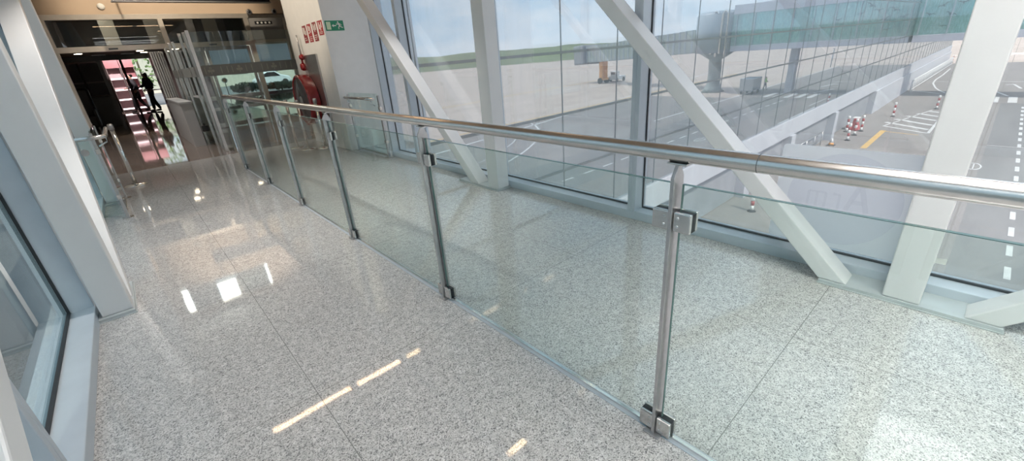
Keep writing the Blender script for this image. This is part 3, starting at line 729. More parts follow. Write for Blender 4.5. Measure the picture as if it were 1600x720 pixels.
MB().box((4.601, 31.94, 0.101), (6.899, 31.96, 1.799)).box((7.021, 31.94, 0.101), (9.299, 31.96, 1.799)).box((9.421, 31.94, 0.101), (11.899, 31.96, 1.799)).build('pane', M['part_glass'], f); k += 1
for i, (x0, x1) in enumerate(((4.65, 6.88), (7.05, 9.28))):
    m = MB()
    for j in range(16): m.box((x0, 31.80, 1.86+j*0.085), (x1, 31.86, 1.86+j*0.085+0.078))
    tag(m.build('roller_blind', M['blind']), ('pale blue slatted blind seen through the middle of the glass doors', 'pale blue slatted blind seen between the doors and the hose reel')[i], 'blind', 'blinds on the far hall window')
# round downlights in the vestibule
for lab, x, y in (('lit round downlight in the vestibule above the left side of the doorway', -0.40, 16.2), ('lit round downlight in the vestibule above the right side of the doorway', 0.85, 16.0), ('lit round downlight deeper in the vestibule ceiling', 0.98, 17.0)):
    t = thing('downlight', lab, 'lamp', (x, y, 2.13), 'vestibule downlights')
    MB().lathe([(0.10, 2.1395), (0.10, 2.130), (0.085, 2.128)], (x, y, 0), 'z', 24).build('rim', M['steel_dull'], t)
    MB().lathe([(0.08, 2.1275), (0.07, 2.122), (0.02, 2.120)], (x, y, 0), 'z', 24).build('diffuser', M['lamp_spot'], t)
for lab, x in (('dark square vent grille in the vestibule left of its middle', -0.02), ('dark square vent grille in the vestibule near the right downlight', 0.62)):
    m = MB().box((x-0.16, 17.2, 2.132), (x+0.16, 17.6, 2.1395))
    t = tag(m.build('vent_grille', M['black'], bevel=0.002), lab, 'vent', 'vestibule vents')
    m = MB()
    for i in range(6): m.box((x-0.15, 17.23+0.065*i, 2.126), (x+0.15, 17.24+0.065*i, 2.1315))
    m.build('slats', M['steel_dull'], t)
# black desk with grey screen behind it
dk = thing('black_desk', 'black boxy desk just inside the open doorway', 'desk', (-0.5, 20.6, 0))
MB().box((-1.35, 20.2, 0), (-0.12, 21.2, 0.96)).build('body', M['charcoal'], dk, bevel=0.01)
MB().box((-1.38, 20.17, 0.9605), (-0.09, 21.23, 1.0)).build('top', M['black'], dk, bevel=0.006)
MB().box((-0.08, 20.25, 0.1), (-0.05, 20.5, 0.8)).build('side_frame', M['counter_white'], dk)
mon = thing('grey_display_wall', 'grey glazed display wall behind the black desk', 'display', (-0.8, 26, 0))
MB().box((-2.2, 26.0, 0), (-0.12, 26.15, 2.2)).build('panel', M['bridge_grey'], mon)
for x in (-1.5, -0.82, -0.14): MB().box((x-0.03, 25.94, 0), (x+0.03, 25.999, 2.2)).build('upright', M['charcoal'], mon)
MB().box((-2.2, 25.95, 1.42), (-0.12, 25.999, 1.47)).build('cross_rail', M['counter_white'], mon)
ch1 = thing('black_armchair', 'black rounded armchair at the left edge of the doorway', 'chair', (-0.95, 19.2, 0))
MB().box((-1.25, 18.9, 0.12), (-0.68, 19.5, 0.48)).build('seat', M['black'], ch1, bevel=0.06, seg=4)
MB().box((-1.28, 19.38, 0.12), (-0.62, 19.62, 1.30)).build('backrest', M['black'], ch1, bevel=0.10, seg=5)
for dx in (-1.27, -0.72): MB().box((dx, 18.92, 0.12), (dx+0.08, 19.5, 0.66)).build('arm', M['black'], ch1, bevel=0.03, seg=3)
for x, y in ((-1.2, 18.98), (-0.74, 18.98), (-1.2, 19.5), (-0.74, 19.5)): MB().tube([(x, y, 0), (x, y, 0.13)], 0.018, 8).build('leg', M['steel_dull'], ch1)
# pink shop display shelves
def shelf(label, x0, x1, y, panel):
    t = thing('shop_display', label, 'display', ((x0+x1)/2, y, 0), 'pink shop displays')
    MB().box((x0, y+0.4, 0), (x1, y+0.44, 2.45)).build('back_panel', M[panel], t)
    for x in (x0, x1-0.03): MB().box((x, y, 0), (x+0.03, y+0.399, 2.45)).build('side_panel', M['hall_wall'], t)
    for z in (0.12, 0.55, 1.0, 1.5):
        s = MB().box((x0+0.031, y, z), (x1-0.031, y+0.399, z+0.03)).build('shelf', M['pink'], t)
        MB().box((x0+0.031, y-0.012, z-0.02), (x1-0.031, y-0.001, z+0.05)).build('lit_edge', M['lamp_pink'], s)
    MB().box((x0, y-0.02, 2.0), (x1, y-0.001, 2.45)).build('header', M['pink_red'], t)
shelf('pink lit shop display left of the walking people', 0.0, 0.52, 28.6, 'pink')
shelf('pink lit shop display directly behind the walking people', 0.54, 1.05, 28.6, 'pink_red')
n_box = 0

# ------------------------------------------------------------------ people
def skin_mesh(name, verts, edges, radii, mat, parent, sub=2, root=0):
    me = bpy.data.meshes.new(name); me.from_pydata([Vector(v) for v in verts], edges, [])
    o = bpy.data.objects.new(name, me); C.objects.link(o); me.materials.append(mat)
    sk = o.modifiers.new('skin', 'SKIN')
    if not me.skin_vertices: me.skin_vertices.new()
    for i, r in enumerate(radii):
        d = me.skin_vertices[0].data[i]
        d.radius = r if isinstance(r, tuple) else (r, r); d.use_root = (i == root)
    sk.use_smooth_shade = True
    sb = o.modifiers.new('sub', 'SUBSURF'); sb.levels = sub; sb.render_levels = sub
    o.parent = parent
    return o
def person(label, loc, rz, pose, top, legs, hairlong=False):
    t = thing('person', label, 'person', loc); t.rotation_euler = (0, 0, rz)
    # x = forward, y = left.  pose: hip/knee/ankle and elbow/hand offsets
    V, E, Rr = [], [], []
    def v(p, r, par=None):
        V.append(p); Rr.append(r)
        if par is not None: E.append((par, len(V)-1))
        return len(V)-1
    pel = v((0, 0, 0.95), (0.13, 0.10)); wa = v((0.0, 0, 1.10), (0.12, 0.09), pel); ch_ = v((0.02, 0, 1.30), (0.145, 0.10), wa)
    ne = v((0.01, 0, 1.46), 0.055, ch_); he = v((0.03, 0, 1.56), (0.072, 0.085), ne); to = v((0.03, 0, 1.66), (0.065, 0.08), he)
    no = v((0.115, 0, 1.575), 0.014, he)
    J = {}
    for s, nm in ((1, 'l'), (-1, 'r')):
        kx, kz, ax, az = pose['leg_'+nm]; ex, ey, ez, hx, hy, hz = pose['arm_'+nm]
        hip = v((0, s*0.09, 0.90), 0.082, pel); kn = v((kx, s*0.09, kz), 0.055, hip); an = v((ax, s*0.09, az), 0.038, kn)
        fo = v((ax+0.08, s*0.095, az-0.045), 0.038, an); toe = v((ax+0.19, s*0.10, az-0.055), 0.028, fo)
        sh = v((0.01, s*0.175, 1.40), 0.058, ch_); el = v((ex, s*ey, ez), 0.042, sh); wr = v((hx, s*hy, hz), 0.028, el)
        d = (Vector(V[wr])-Vector(V[el])).normalized(); side = Vector((0, s, 0)); up = d.cross(side).normalized()
        pa = v(Vector(V[wr])+d*0.06, (0.036, 0.018), wr)
        for f in range(4):
            b = Vector(V[pa])+d*0.035+up*(0.027-0.018*f)
            a1 = v(b, 0.009, pa); a2 = v(b+d*(0.035, 0.04, 0.037, 0.028)[f]-side*0.008, 0.008, a1); v(b+d*(0.055, 0.062, 0.057, 0.043)[f]-side*0.022, 0.007, a2)
        th = v(Vector(V[wr])+d*0.035+up*0.035, 0.010, wr); v(Vector(V[wr])+d*0.075+up*0.05-side*0.01, 0.008, th)
        J[nm] = (hip, kn, an, fo, toe, sh, el, wr)
    skin_mesh('body', V, E, Rr, M['skin'], t)
    # jacket
    jv = [V[pel], V[wa], V[ch_], (0.01, 0, 1.43)]; je = [(0,1),(1,2),(2,3)]; jr = [(0.19, 0.16), (0.185, 0.15), (0.195, 0.15), 0.085]
    for nm in 'lr':
        hip, kn, an, fo, toe, sh, el, wr = J[nm]
        jv += [V[sh], V[el], V[wr]]; n = len(jv); je += [(2, n-3), (n-3, n-2), (n-2, n-1)]; jr += [0.09, 0.07, 0.05]
    skin_mesh('jacket', jv, je, jr, top, t)
    tv = [(0, 0, 0.98), (0, 0, 0.90)]; te = [(0, 1)]; tr = [(0.14, 0.115), (0.135, 0.11)]
    for nm in 'lr':
        hip, kn, an, *_ = J[nm]
        tv += [V[hip], V[kn], V[an]]; n = len(tv); te += [(1, n-3), (n-3, n-2), (n-2, n-1)]; tr += [0.108, 0.085, 0.066]
    skin_mesh('trousers', tv, te, tr, legs, t)
    for nm in 'lr':
        hip, kn, an, fo, toe, *_ = J[nm]
        a, f_, e_ = Vector(V[an]), Vector(V[fo]), Vector(V[toe])
        skin_mesh('shoe', [a+Vector((-0.02, 0, -0.03)), f_, e_+Vector((0.02, 0, 0))], [(0,1),(1,2)], [0.05, 0.05, 0.04], M['black'], t)
    hv = [(0.0, 0, 1.68), (-0.045, 0, 1.62), (-0.05, 0, 1.53)]; hr_ = [(0.085, 0.075), 0.075, 0.05]
    if hairlong: hv.append((-0.06, 0, 1.40)); hr_.append(0.045)
    skin_mesh('hair', hv, [(i, i+1) for i in range(len(hv)-1)], hr_, M['hair'], t)
    return t
walkA = {'leg_l': (0.16, 0.50, 0.22, 0.085), 'leg_r': (-0.02, 0.49, -0.26, 0.13), 'arm_l': (-0.12, 0.24, 1.14, 0.02, 0.22, 0.95), 'arm_r': (0.10, 0.26, 1.14, 0.30, 0.16, 1.08)}
walkB = {'leg_l': (-0.03, 0.49, -0.18, 0.10), 'leg_r': (0.13, 0.50, 0.16, 0.085), 'arm_l': (0.06, 0.27, 1.15, 0.28, 0.14, 1.10), 'arm_r': (-0.05, 0.28, 1.14, 0.18, 0.18, 1.02)}
person('dark-clothed person walking in front of the pink shop displays', (0.72, 27.2, 0), PI*0.92, walkA, M['cloth_black'], M['cloth_black'])
person('black-clothed person walking beside the bright garden window', (1.22, 26.3, 0), PI*0.85, walkB, M['cloth_black'], M['cloth_navy'], True)

# ------------------------------------------------------------------ planting and things outside the far hall windows
def bush(label, loc, w, h, mat, n=420, group='shrubs outside the hall'):
    t = thing('leafy_shrub', label, 'shrub', loc, group)
    rnd = random.Random(int(loc[0]*100)+int(h*10)); m = MB()
    for i in range(n):
        u, v_ = rnd.uniform(0, 2*PI), rnd.uniform(-1, 1); r = rnd.uniform(0.5, 1.0)
        c = Vector((loc[0]+w*r*math.cos(u)*math.sqrt(1-v_*v_), loc[1]+w*0.6*r*math.sin(u)*math.sqrt(1-v_*v_), loc[2]+h*0.58+h*0.42*r*v_))
        a = Vector((rnd.uniform(-1,1), rnd.uniform(-1,1), rnd.uniform(-1,1))).normalized(); b = a.orthogonal().normalized()
        s = 0.10+0.08*rnd.random()
        m.prism([c-a*s*0.9, c+b*s*0.4, c+a*s*0.9, c-b*s*0.4], a.cross(b)*0.004)
    m.build('foliage', mat, t)
    MB().tube([(loc[0], loc[1], loc[2]), (loc[0]+0.05, loc[1], loc[2]+h*0.7)], 0.05, 8).build('stem', M['bark'], t)
MB().box((-12, 32.05, -0.3), (40, 80, -0.02)).build('ground_forecourt', M['asph'], kind='structure')
bush('tall pale green shrub outside the window behind the walking people', (1.5, 35.5, 0), 1.6, 4.2, M['leaf'])
bush('low dark shrub outside the hall window near the glass doors', (6.4, 33.2, 0), 0.9, 0.75, M['leaf_dark'])
bush('low dark shrub outside the hall window near the hose reel', (8.6, 33.4, 0), 1.1, 0.6, M['leaf_dark'])
cb = thing('cream_building', 'cream building outside the far hall window', 'building', (12, 60, 0))
MB().box((2, 60, -0.02), (34, 66, 4.5)).build('wall', M['cream'], cb)
for i in range(9): MB().box((4+3.3*i, 59.94, 1.2), (5.6+3.3*i, 59.999, 2.6)).build('window', M['mullion'], cb)
car = thing('white_car', 'white rounded car outside the window beside the hose reel', 'car', (11.4, 47, 0))
prof = [(-1.9, 0.25), (-1.95, 0.7), (-1.5, 0.95), (-1.1, 1.35), (-0.5, 1.58), (0.4, 1.55), (0.95, 1.15), (1.8, 0.92), (2.0, 0.65), (1.95, 0.25)]
MB().prism([(11.4+0.8*x, 46.2, 0.8*z) for x, z in prof], (0, 1.5, 0)).build('body', M['car_white'], car, bevel=0.12, seg=4)
wp = [(-1.0, 1.0), (-0.85, 1.32), (-0.45, 1.48), (0.3, 1.46), (0.75, 1.1), (0.8, 1.0)]
MB().prism([(11.4+0.8*x, 46.185, 0.8*z) for x, z in wp], (0, 0.012, 0)).build('side_window', M['black'], car)
for x in (10.4, 12.4): MB().lathe([(0.26, 0), (0.26, -0.02), (0.13, -0.03)], (x, 46.195, 0.26), 'y', 24).build('wheel', M['tyre'], car)
wc = thing('round_sign_post', 'thin post with round orange and white sign seen through the doors', 'sign', (5.35, 33.2, 0))
MB().tube([(5.35, 33.2, 0), (5.35, 33.2, 1.05)], 0.025, 8).build('pole', M['charcoal'], wc)
MB().lathe([(0.16, 33.18), (0.16, 33.16)], (5.35, 0, 0.98), 'y', 24).build('disc', M['sign_white'], wc)
MB().lathe([(0.10, 33.159), (0.10, 33.15)], (5.35, 0, 0.98), 'y', 24).build('disc_print', M['orange'], wc)

# ------------------------------------------------------------------ terminal facade to the right of the corridor
ZG = -6.0
wf = MB().box((3.66, 7.36, -3.2), (104, 7.9, 9.0)).build('wall_terminal', M['undercroft'], kind='structure')
MB().box((3.63, 7.35, -3.18), (104, 7.3595, 9.0)).build('coated_glazing', M['facade'], wf)
m = MB()
x = 3.65
xs = []
while x < 104: xs.append(x); x += 2.3
for x in xs: m.box((x-0.013, 7.338, -3.18), (x+0.013, 7.3499, 9.0))
m.build('mullions', M['mullion'], wf)
m = MB()
for z in (-1.66, -0.20, 1.26, 2.72, 4.18): m.box((3.65, 7.325, z-0.03), (104, 7.3379, z+0.03))
m.build('transoms', M['transom'], wf)
MB().box((3.16, 7.24, -4.10), (104, 7.9, -3.2)).build('trim_30', M['cladding'], bevel=0.01, kind='structure')
MB().box((3.16, 7.55, ZG), (48.0, 7.9, -4.101)).build('wall_undercroft', M['undercroft'], kind='structure')
MB().box((48.0, 7.10, ZG), (104, 7.9, -4.101)).build('wall_plinth', M['cladding'], kind='structure')
n = 31
for x in (12.2, 21.2, 27.2, 36.0): MB().box((x-0.35, 7.12, ZG), (x+0.35, 7.549, -4.101)).build('trim_%d' % n, M['cladding'], kind='structure'); n += 1
# pale low guard rail bars in the undercroft
for x0 in (22.5, 29.0):
    t = thing('guard_rail', 'low metal guard rail under the facade band, %s' % ('closer to the window film' if x0 < 25 else 'beyond the pale support pier'), 'railing', (x0+2.5, 7.3, ZG), 'guard rails under the facade')
    for z in (0.45, 0.9): MB().tube([(x0, 7.3, ZG+z), (x0+5, 7.3, ZG+z)], 0.03, 8).build('rail', M['steel_dull'], t)
    for i in range(4): MB().tube([(x0+i*1.66, 7.3, ZG), (x0+i*1.66, 7.3, ZG+0.93)], 0.03, 8).build('post', M['steel_dull'], t)
hg = thing('hoop_guard', 'low bent metal hoop guard on the apron near the facade foot', 'guard', (22.5, 6.5, ZG))
MB().tube([(21.2, 6.7, ZG), (21.2, 6.7, ZG+0.7)]+arc((21.4, 6.7, ZG+0.7), 0.2, PI, PI/2, 4, 'xz')+[(23.6, 6.5, ZG+0.9)]+arc((23.6, 6.5, ZG+0.7), 0.2, PI/2, 0, 4, 'xz')+[(23.8, 6.5, ZG)], 0.04, 10).build('hoop', M['steel'], hg)
# white barrier fence along the plinth wall
fe = thing('barrier_fence', 'long white barred fence on the apron along the pale plinth wall', 'fence', (80, 6.6, ZG))
def fy(x): return 6.75-0.25*(x-65)/35
for z in (0.15, 1.15): MB().tube([(64.5, fy(64.5), ZG+z), (101, fy(101), ZG+z)], 0.05, 8).build('rail', M['bollard_white'], fe)
for i in range(34): xx = 64.5+i*1.1; MB().tube([(xx, fy(xx), ZG), (xx, fy(xx), ZG+1.18)], 0.045, 8).build('bar', M['bollard_white'], fe)

# ------------------------------------------------------------------ apron and its paint
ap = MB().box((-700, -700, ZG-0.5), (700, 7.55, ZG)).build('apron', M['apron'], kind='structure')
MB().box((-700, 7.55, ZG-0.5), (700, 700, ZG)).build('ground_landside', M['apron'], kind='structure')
pw, py_ = MB(), MB()
def stripe(m, a, b, w):
    a, b = Vector((*a, ZG+0.004)), Vector((*b, ZG+0.004)); t = (b-a).normalized(); nn = Vector((-t.y, t.x, 0))*w/2
    m.prism([a+nn, a-nn, b-nn, b+nn], (0, 0, 0.004))
for a, b in (((44.28,5.53),(42.09,2.84)), ((45.98,5.18),(43.96,2.84)), ((47.79,4.74),(46.11,2.82)), ((49.33,4.28),(48.14,2.91)), ((50.75,3.66),(50.32,3.05))): stripe(pw, a, b, 0.36)
stripe(pw, (42.57,5.4), (40.66,2.69), 0.22); stripe(pw, (40.66,2.69), (51,2.69), 0.16); stripe(pw, (42.57,5.4), (51.5,3.6), 0.10)
stripe(pw, (51.5, 2.0), (57.4, 2.0), 0.10)
for y0 in (0.0, -1.12, -2.24, -3.36, -4.48): stripe(pw, (57.4, y0+0.26), (61.3, y0+0.26), 0.56)
x = 14.0
while x < 55: stripe(pw, (x, -1.50), (x+1.0, -1.50), 0.15); x += 2.0
loop = [(93.79,5.98),(83.89,5.89),(77.23,5.96),(73.09,5.76),(68.25,5.06),(65.92,4.54),(63.77,3.91),(62.2,2.6),(61.6,1.2)]
for a, b in zip(loop, loop[1:]): stripe(pw, a, b, 0.16)
stripe(pw, (65.66,6.72), (63.18,4.28), 0.14); stripe(pw, (75.2,6.44), (74.9,-4.5), 0.14)
for a, b in (((71.68,-0.14),(72.32,-0.71)), ((72.32,-0.71),(68.23,-1.28)), ((66.38,0.62),(61.99,-0.5))): stripe(pw, a, b, 0.2)
for q in range(12):
    a0, a1 = 2*PI*q/12, 2*PI*(q+1)/12
    stripe(pw, (32.2+0.75*math.cos(a0), 0.02+0.28*math.sin(a0)), (32.2+0.75*math.cos(a1), 0.02+0.28*math.sin(a1)), 0.06)
stripe(pw, (31.6, 0.02), (32.8, 0.02), 0.05); stripe(pw, (38, -7.4), (104, -7.4), 0.2)
stripe(pw, (38, -0.2), (38, -5), 0.08)
stripe(py_, (40.72,5.09), (34.2,5.03), 0.32); stripe(py_, (40.41,5.05), (39.8,3.07), 0.12)
stripe(py_, (90, -20.5), (20, -20.5), 0.3); stripe(py_, (90, -45), (-60, -38), 0.4)
stripe(pw, (110, -30), (10, -14), 0.3)
for q in range(14):
    a0, a1 = 0.2+0.09*q, 0.2+0.09*(q+1)
    stripe(pw, (8+26*math.cos(a0), -26+20*math.sin(a0)), (8+26*math.cos(a1), -26+20*math.sin(a1)), 0.18)
    stripe(pw, (8+24*math.cos(a0), -26+18*math.sin(a0)), (8+24*math.cos(a1), -26+18*math.sin(a1)), 0.12)
pw.build('white_marking', M['paint_white'], ap); py_.build('yellow_marking', M['paint_yellow'], ap)

# ------------------------------------------------------------------ delineator posts
def bollard(label, x, y, h=1.15, g='red and white posts on the apron', tilt=(0, 0)):
    t = thing('delineator_post', label, 'bollard', (x, y, ZG), g)
    MB().lathe([(0.17, 0), (0.17, 0.03), (0.08, 0.07)], (x, y, ZG), 'z', 20).build('base', M['tyre'], t)
    n = 5; z0 = 0.0701
    for i in range(n):
        za = z0+(h-z0)*i/n; zb = z0+(h-z0)*(i+1)/n
        MB().lathe([(0.075, za+0.0002), (0.075, zb)], (x, y, ZG), 'z', 18).build('band', M['bollard_white' if i % 2 == 0 else 'bollard_red'], t)
    return t
bollard('red and white post by the facade, farthest back of the tight group', 39.24, 7.0)
bollard('red and white post of the tight group standing closest to the window', 36.21, 6.29)
bollard('red and white post of the tight group just left of the red block', 38.19, 6.31)
bollard('red and white post of the tight group beside the hatched paint', 39.87, 6.26)
bollard('lone red and white post above the hatched paint', 47.09, 5.54)
bollard('lone red and white post half hidden by the wide near column', 52.16, 3.42)
bollard('red and white post on the bright concrete by the fence end', 109.78, 8.1)
bollard('red and white post on the bright concrete beside the wide near column', 106.3, 6.82)
bollard('red and white post near the foot of the brace, seen below the handrail', 19.36, 6.17)
rb = thing('water_barrier', 'small red plastic barrier block among the red and white posts', 'barrier', (40.3, 6.6, ZG))
MB().prism([(39.9, 6.75+d, ZG+z) for d, z in ((-0.3, 0), (0.3, 0), (0.12, 0.45), (0.1, 0.85), (-0.1, 0.85), (-0.12, 0.45))], (0.95, 0, 0)).build('body', M['bollard_red'], rb, bevel=0.03)
MB().box((40.1, 6.55, ZG+0.8505), (40.65, 6.95, ZG+0.9)).build('cap', M['bollard_white'], rb, bevel=0.02)
tc = thing('traffic_cone', 'small white-topped cone just above the white window film', 'cone', (34.2, 6.75, ZG))
MB().box((33.98, 6.53, ZG), (34.42, 6.97, ZG+0.04)).build('base', M['tyre'], tc)
MB().lathe([(0.16, 0.0405), (0.12, 0.20)], (34.2, 6.75, ZG), 'z', 20).build('cone_body', M['orange'], tc)
MB().lathe([(0.12, 0.2005), (0.05, 0.45), (0.03, 0.47)], (34.2, 6.75, ZG), 'z', 20).build('white_top', M['bollard_white'], tc)

# ------------------------------------------------------------------ boarding bridge across the apron
bb = thing('boarding_bridge', 'long teal-glazed boarding bridge reaching out from the terminal over the apron', 'boarding bridge', (61.7, -2, ZG))
bx0, bx1, by0, by1 = 60.0, 63.4, -10.0, 7.23
MB().box((bx0, by0, -0.85), (bx1, by1, -0.20)).build('floor_band', M['lavender'], bb, bevel=0.02)
MB().box((bx0, by0, 3.40), (bx1, by1, 4.45)).build('roof', M['lavender'], bb, bevel=0.03)
MB().box((bx0+0.02, by0, -0.199), (bx0+0.06, by1, 3.399)).build('glass_wall', M['teal'], bb)
MB().box((bx1-0.06, by0, -0.199), (bx1-0.02, by1, 3.399)).build('glass_wall', M['teal'], bb)
for i in range(9):
    y = by1-0.3-i*2.05
    for xx in (bx0-0.040, bx1-0.019):
        MB().box((xx, y-0.05, -0.199), (xx+0.059, y+0.05, 3.399)).build('mullion', M['bridge_grey'], bb)
for i in range(0, 8, 2):
    y = by1-0.6-i*2.05
    a, b = Vector((bx0+0.4, y, -0.15)), Vector((bx0+0.4, y-3.3, 3.35))
    t_ = (b-a).normalized(); nn = Vector((0, -t_.z, t_.y))*0.09
    MB().prism([a+nn, a-nn, b-nn, b+nn], (0.18, 0, 0)).build('inner_brace', M['bridge_grey'], bb)
MB().lathe([(2.7, -0.9), (2.7, 3.6), (2.3, 4.0), (0.5, 4.1)], (61.7, -12.4, 0), 'z', 36).build('rotunda', M['bridge_grey'], bb)
MB().lathe([(1.5, ZG), (1.1, ZG+0.5), (0.8, ZG+1.2), (0.8, -1.8), (2.2, -0.91)], (61.7, -12.4, 0), 'z', 28).build('support_column', M['tunnel'], bb)
for dy in (-0.5, 0.7):
    y = -11.0+dy
    MB().tube([(59.3, y, -1.4), (59.3, y, 3.6)]+arc((59.3, y-0.35, 3.6), 0.35, 0, PI, 8)[1:]+[(59.3, y-0.7, -1.0)], 0.13, 10).build('cable_hoop', M['chrome'], bb)
a, b = Vector((63.0, -15.0, 0.6)), Vector((72.5, -42.0, -0.6)); d = (b-a).normalized(); s = d.cross(Vector((0,0,1))).normalized(); u = s.cross(d)
tn = MB(); tn.obox((a+b)/2, d*(b-a).length/2, s*1.4, u*1.45); tn.build('tunnel', M['tunnel'], bb, bevel=0.05)
rib = MB()
for i in range(24):
    c = a+(b-a)*(i+0.5)/24; rib.obox(c, d*0.12, s*1.45, u*1.5)
rib.build('tunnel_ribs', M['bridge_grey'], bb)
c = b+d*1.6
MB().obox(c, d*1.9, s*2.0, u*1.8).build('cab', M['undercroft'], bb, bevel=0.3, seg=4)
MB().obox(c-s*2.02, d*1.2, s*0.02, u*0.7).build('cab_window', M['mullion'], bb)
q = a+(b-a)*0.86
MB().box((q.x-0.5, q.y-0.4, ZG+0.9), (q.x-0.2, q.y+0.4, -1.6)).box((q.x+0.9, q.y-0.4, ZG+0.9), (q.x+1.2, q.y+0.4, -1.6)).box((q.x-0.7, q.y-0.5, ZG+0.6), (q.x+1.4, q.y+0.5, ZG+1.0)).build('drive_bogie', M['orange'], bb)
for xx in (q.x-0.9, q.x+1.2): MB().lathe([(0.5, 0), (0.55, 0.05), (0.55, 0.4), (0.5, 0.45)], (xx, q.y, ZG+0.55), 'x', 24).build('wheel', M['tyre'], bb)
# flying bird shapes on the near glass
def bird(y, z, s, r):
    P = [(-1, .10), (-.45, .32), (-.10, .10), (.05, .18), (.22, .12), (.18, .0), (.60, .22), (1, -.02), (.5, .02), (.15, -.16), (-.05, -.36), (-.12, -.34), (-.06, -.10), (-.45, .12)]
    cr, sr = math.cos(r), math.sin(r)
    MB().prism([(bx0+0.012, y+s*(cr*a-sr*b), z+s*(sr*a+cr*b)) for a, b in P], (0.006, 0, 0)).build('bird_decal', M['bird'], bb)
for y, z, s, r in ((6.4, 1.6, .45, .3), (5.6, 2.3, .5, -.4), (4.95, 1.5, .5, .5), (4.3, 2.4, .45, .1), (3.6, 2.9, .5, -.5), (2.9, 2.2, .45, .4), (1.0, 1.8, .45, .2), (5.3, .5, .35, .2)): bird(y, z, s, r)
# slim legs under the fixed part
for y in (1.0,):
    MB().box((61.3, y-1.0-3.4, ZG), (62.1, y-0.2-3.4, -0.851)).build('support_leg', M['cladding'], bb)

# ------------------------------------------------------------------ ground vehicles and crew mirrored in the facade
def cart(label, x, y):
    t = thing('baggage_cart', label, 'cart', (x, y, ZG), 'baggage carts on the apron')
    MB().box((x-1.5, y-0.75, ZG+0.45), (x+1.5, y+0.75, ZG+0.55)).build('deck', M['undercroft'], t)
    for xx in (x-1.45, x+1.4): MB().box((xx, y-0.75, ZG+0.551), (xx+0.05, y+0.75, ZG+1.9)).build('end_panel', M['steel_dull'], t)
    MB().box((x-1.5, y-0.75, ZG+1.9005), (x+1.5, y+0.75, ZG+1.95)).build('roof', M['blind'], t)
    for xx in (x-1.0, x+1.0):
        for yy in (y-0.7, y+0.6): MB().lathe([(0.22, 0), (0.24, 0.02), (0.24, 0.1), (0.22, 0.12)], (xx, yy, ZG+0.24), 'y', 18).build('wheel', M['tyre'], t)
cart('baggage cart with pale blue roof mirrored beside the hi-vis worker', 60.3, -7.0)
tg = thing('white_tug', 'white baggage tug parked by the bridge cab, seen mirrored in the facade', 'vehicle', (76, -38, ZG))
MB().box((74, -38.8, ZG+0.4), (77.6, -37.2, ZG+1.1)).build('chassis', M['bollard_white'], tg, bevel=0.06)
MB().box((74.4, -38.7, ZG+1.1005), (75.8, -37.3, ZG+2.0)).build('cab', M['bollard_white'], tg, bevel=0.08)
MB().box((74.39, -38.5, ZG+1.4), (74.3995, -37.5, ZG+1.85)).build('windscreen', M['black'], tg)
for xx in (74.7, 76.9):
    for yy in (-38.85, -37.27): MB().lathe([(0.36, 0), (0.4, 0.02), (0.4, 0.1), (0.36, 0.12)], (xx, yy, ZG+0.4), 'y', 20).build('wheel', M['tyre'], tg)
person('apron worker in a bright yellow-green hi-vis jacket, mirrored in the facade glass', (64.8, -6.8, ZG), PI*0.5, walkB, M['hivis'], M['cloth_navy'])
lm = thing('light_mast', 'thin lamp mast far out on the bright apron', 'lamp', (101.4, -8.1, ZG))
MB().tube([(101.4, -8.1, ZG), (101.4, -8.1, ZG+3.2)], 0.09, 8).build('pole', M['bridge_grey'], lm)
MB().box((101.1, -8.25, ZG+3.2005), (101.7, -7.95, ZG+3.35)).build('lamp_head', M['bollard_white'], lm)

# ------------------------------------------------------------------ grassland and low hills on the horizon
bm = bmesh.new(); rows = []
radii = [(240, 0.02), (300, 0.6), (380, 2.2), (470, 6.5), (560, 9.5), (680, 4.0), (800, 0.0)]
NA = 180
rnd = random.Random(3); ph = [rnd.uniform(0, 6.28) for _ in range(8)]
for ri, (r, h) in enumerate(radii):
    ring = []
    for i in range(NA):
        a = 2*PI*i/NA
        w = 1+0.16*math.sin(3*a+ph[0])+0.12*math.sin(7*a+ph[1])+0.10*math.sin(17*a+ph[2])+0.07*math.sin(31*a+ph[3])
        ring.append(bm.verts.new((r*math.cos(a), r*math.sin(a), ZG+0.02+h*w)))
    rows.append(ring)
for A_, B_ in zip(rows, rows[1:]):
    for i in range(NA):
        f = bm.faces.new((A_[i], A_[(i+1)%NA], B_[(i+1)%NA], B_[i])); f.smooth = True
hm = MB(); hm.bm.free(); hm.bm = bm
hm.build('hills', M['grass'], kind='structure')

# ------------------------------------------------------------------ glow strips added in the corridor ceiling for its sunlit slots
for lab, x0, x1, y in (('added warm ceiling glow strip, first of the far row', 0.13, 1.28, 5.71), ('added warm ceiling glow strip, middle of the far row', 1.38, 2.15, 5.71), ('added short warm ceiling glow strip at the window end of the far row', 2.26, 2.52, 5.71), ('added short warm ceiling glow strip in the row above the camera side', 2.20, 2.54, 3.05)):
    t = thing('ceiling_glow_strip', lab, 'lamp', ((x0+x1)/2, y, ZC-0.01), 'added warm ceiling glow strips')
    MB().box((x0, y-0.055, ZC-0.010), (x1, y+0.055, ZC-0.0002)).build('housing', M['steel_dull'], t)
    for dy in (-0.026, 0.026): MB().box((x0+0.01, y+dy-0.014, ZC-0.013), (x1-0.01, y+dy+0.014, ZC-0.0105)).build('tube', M['glow_warm'], t)  # glowing bars standing in for sun on the ceiling

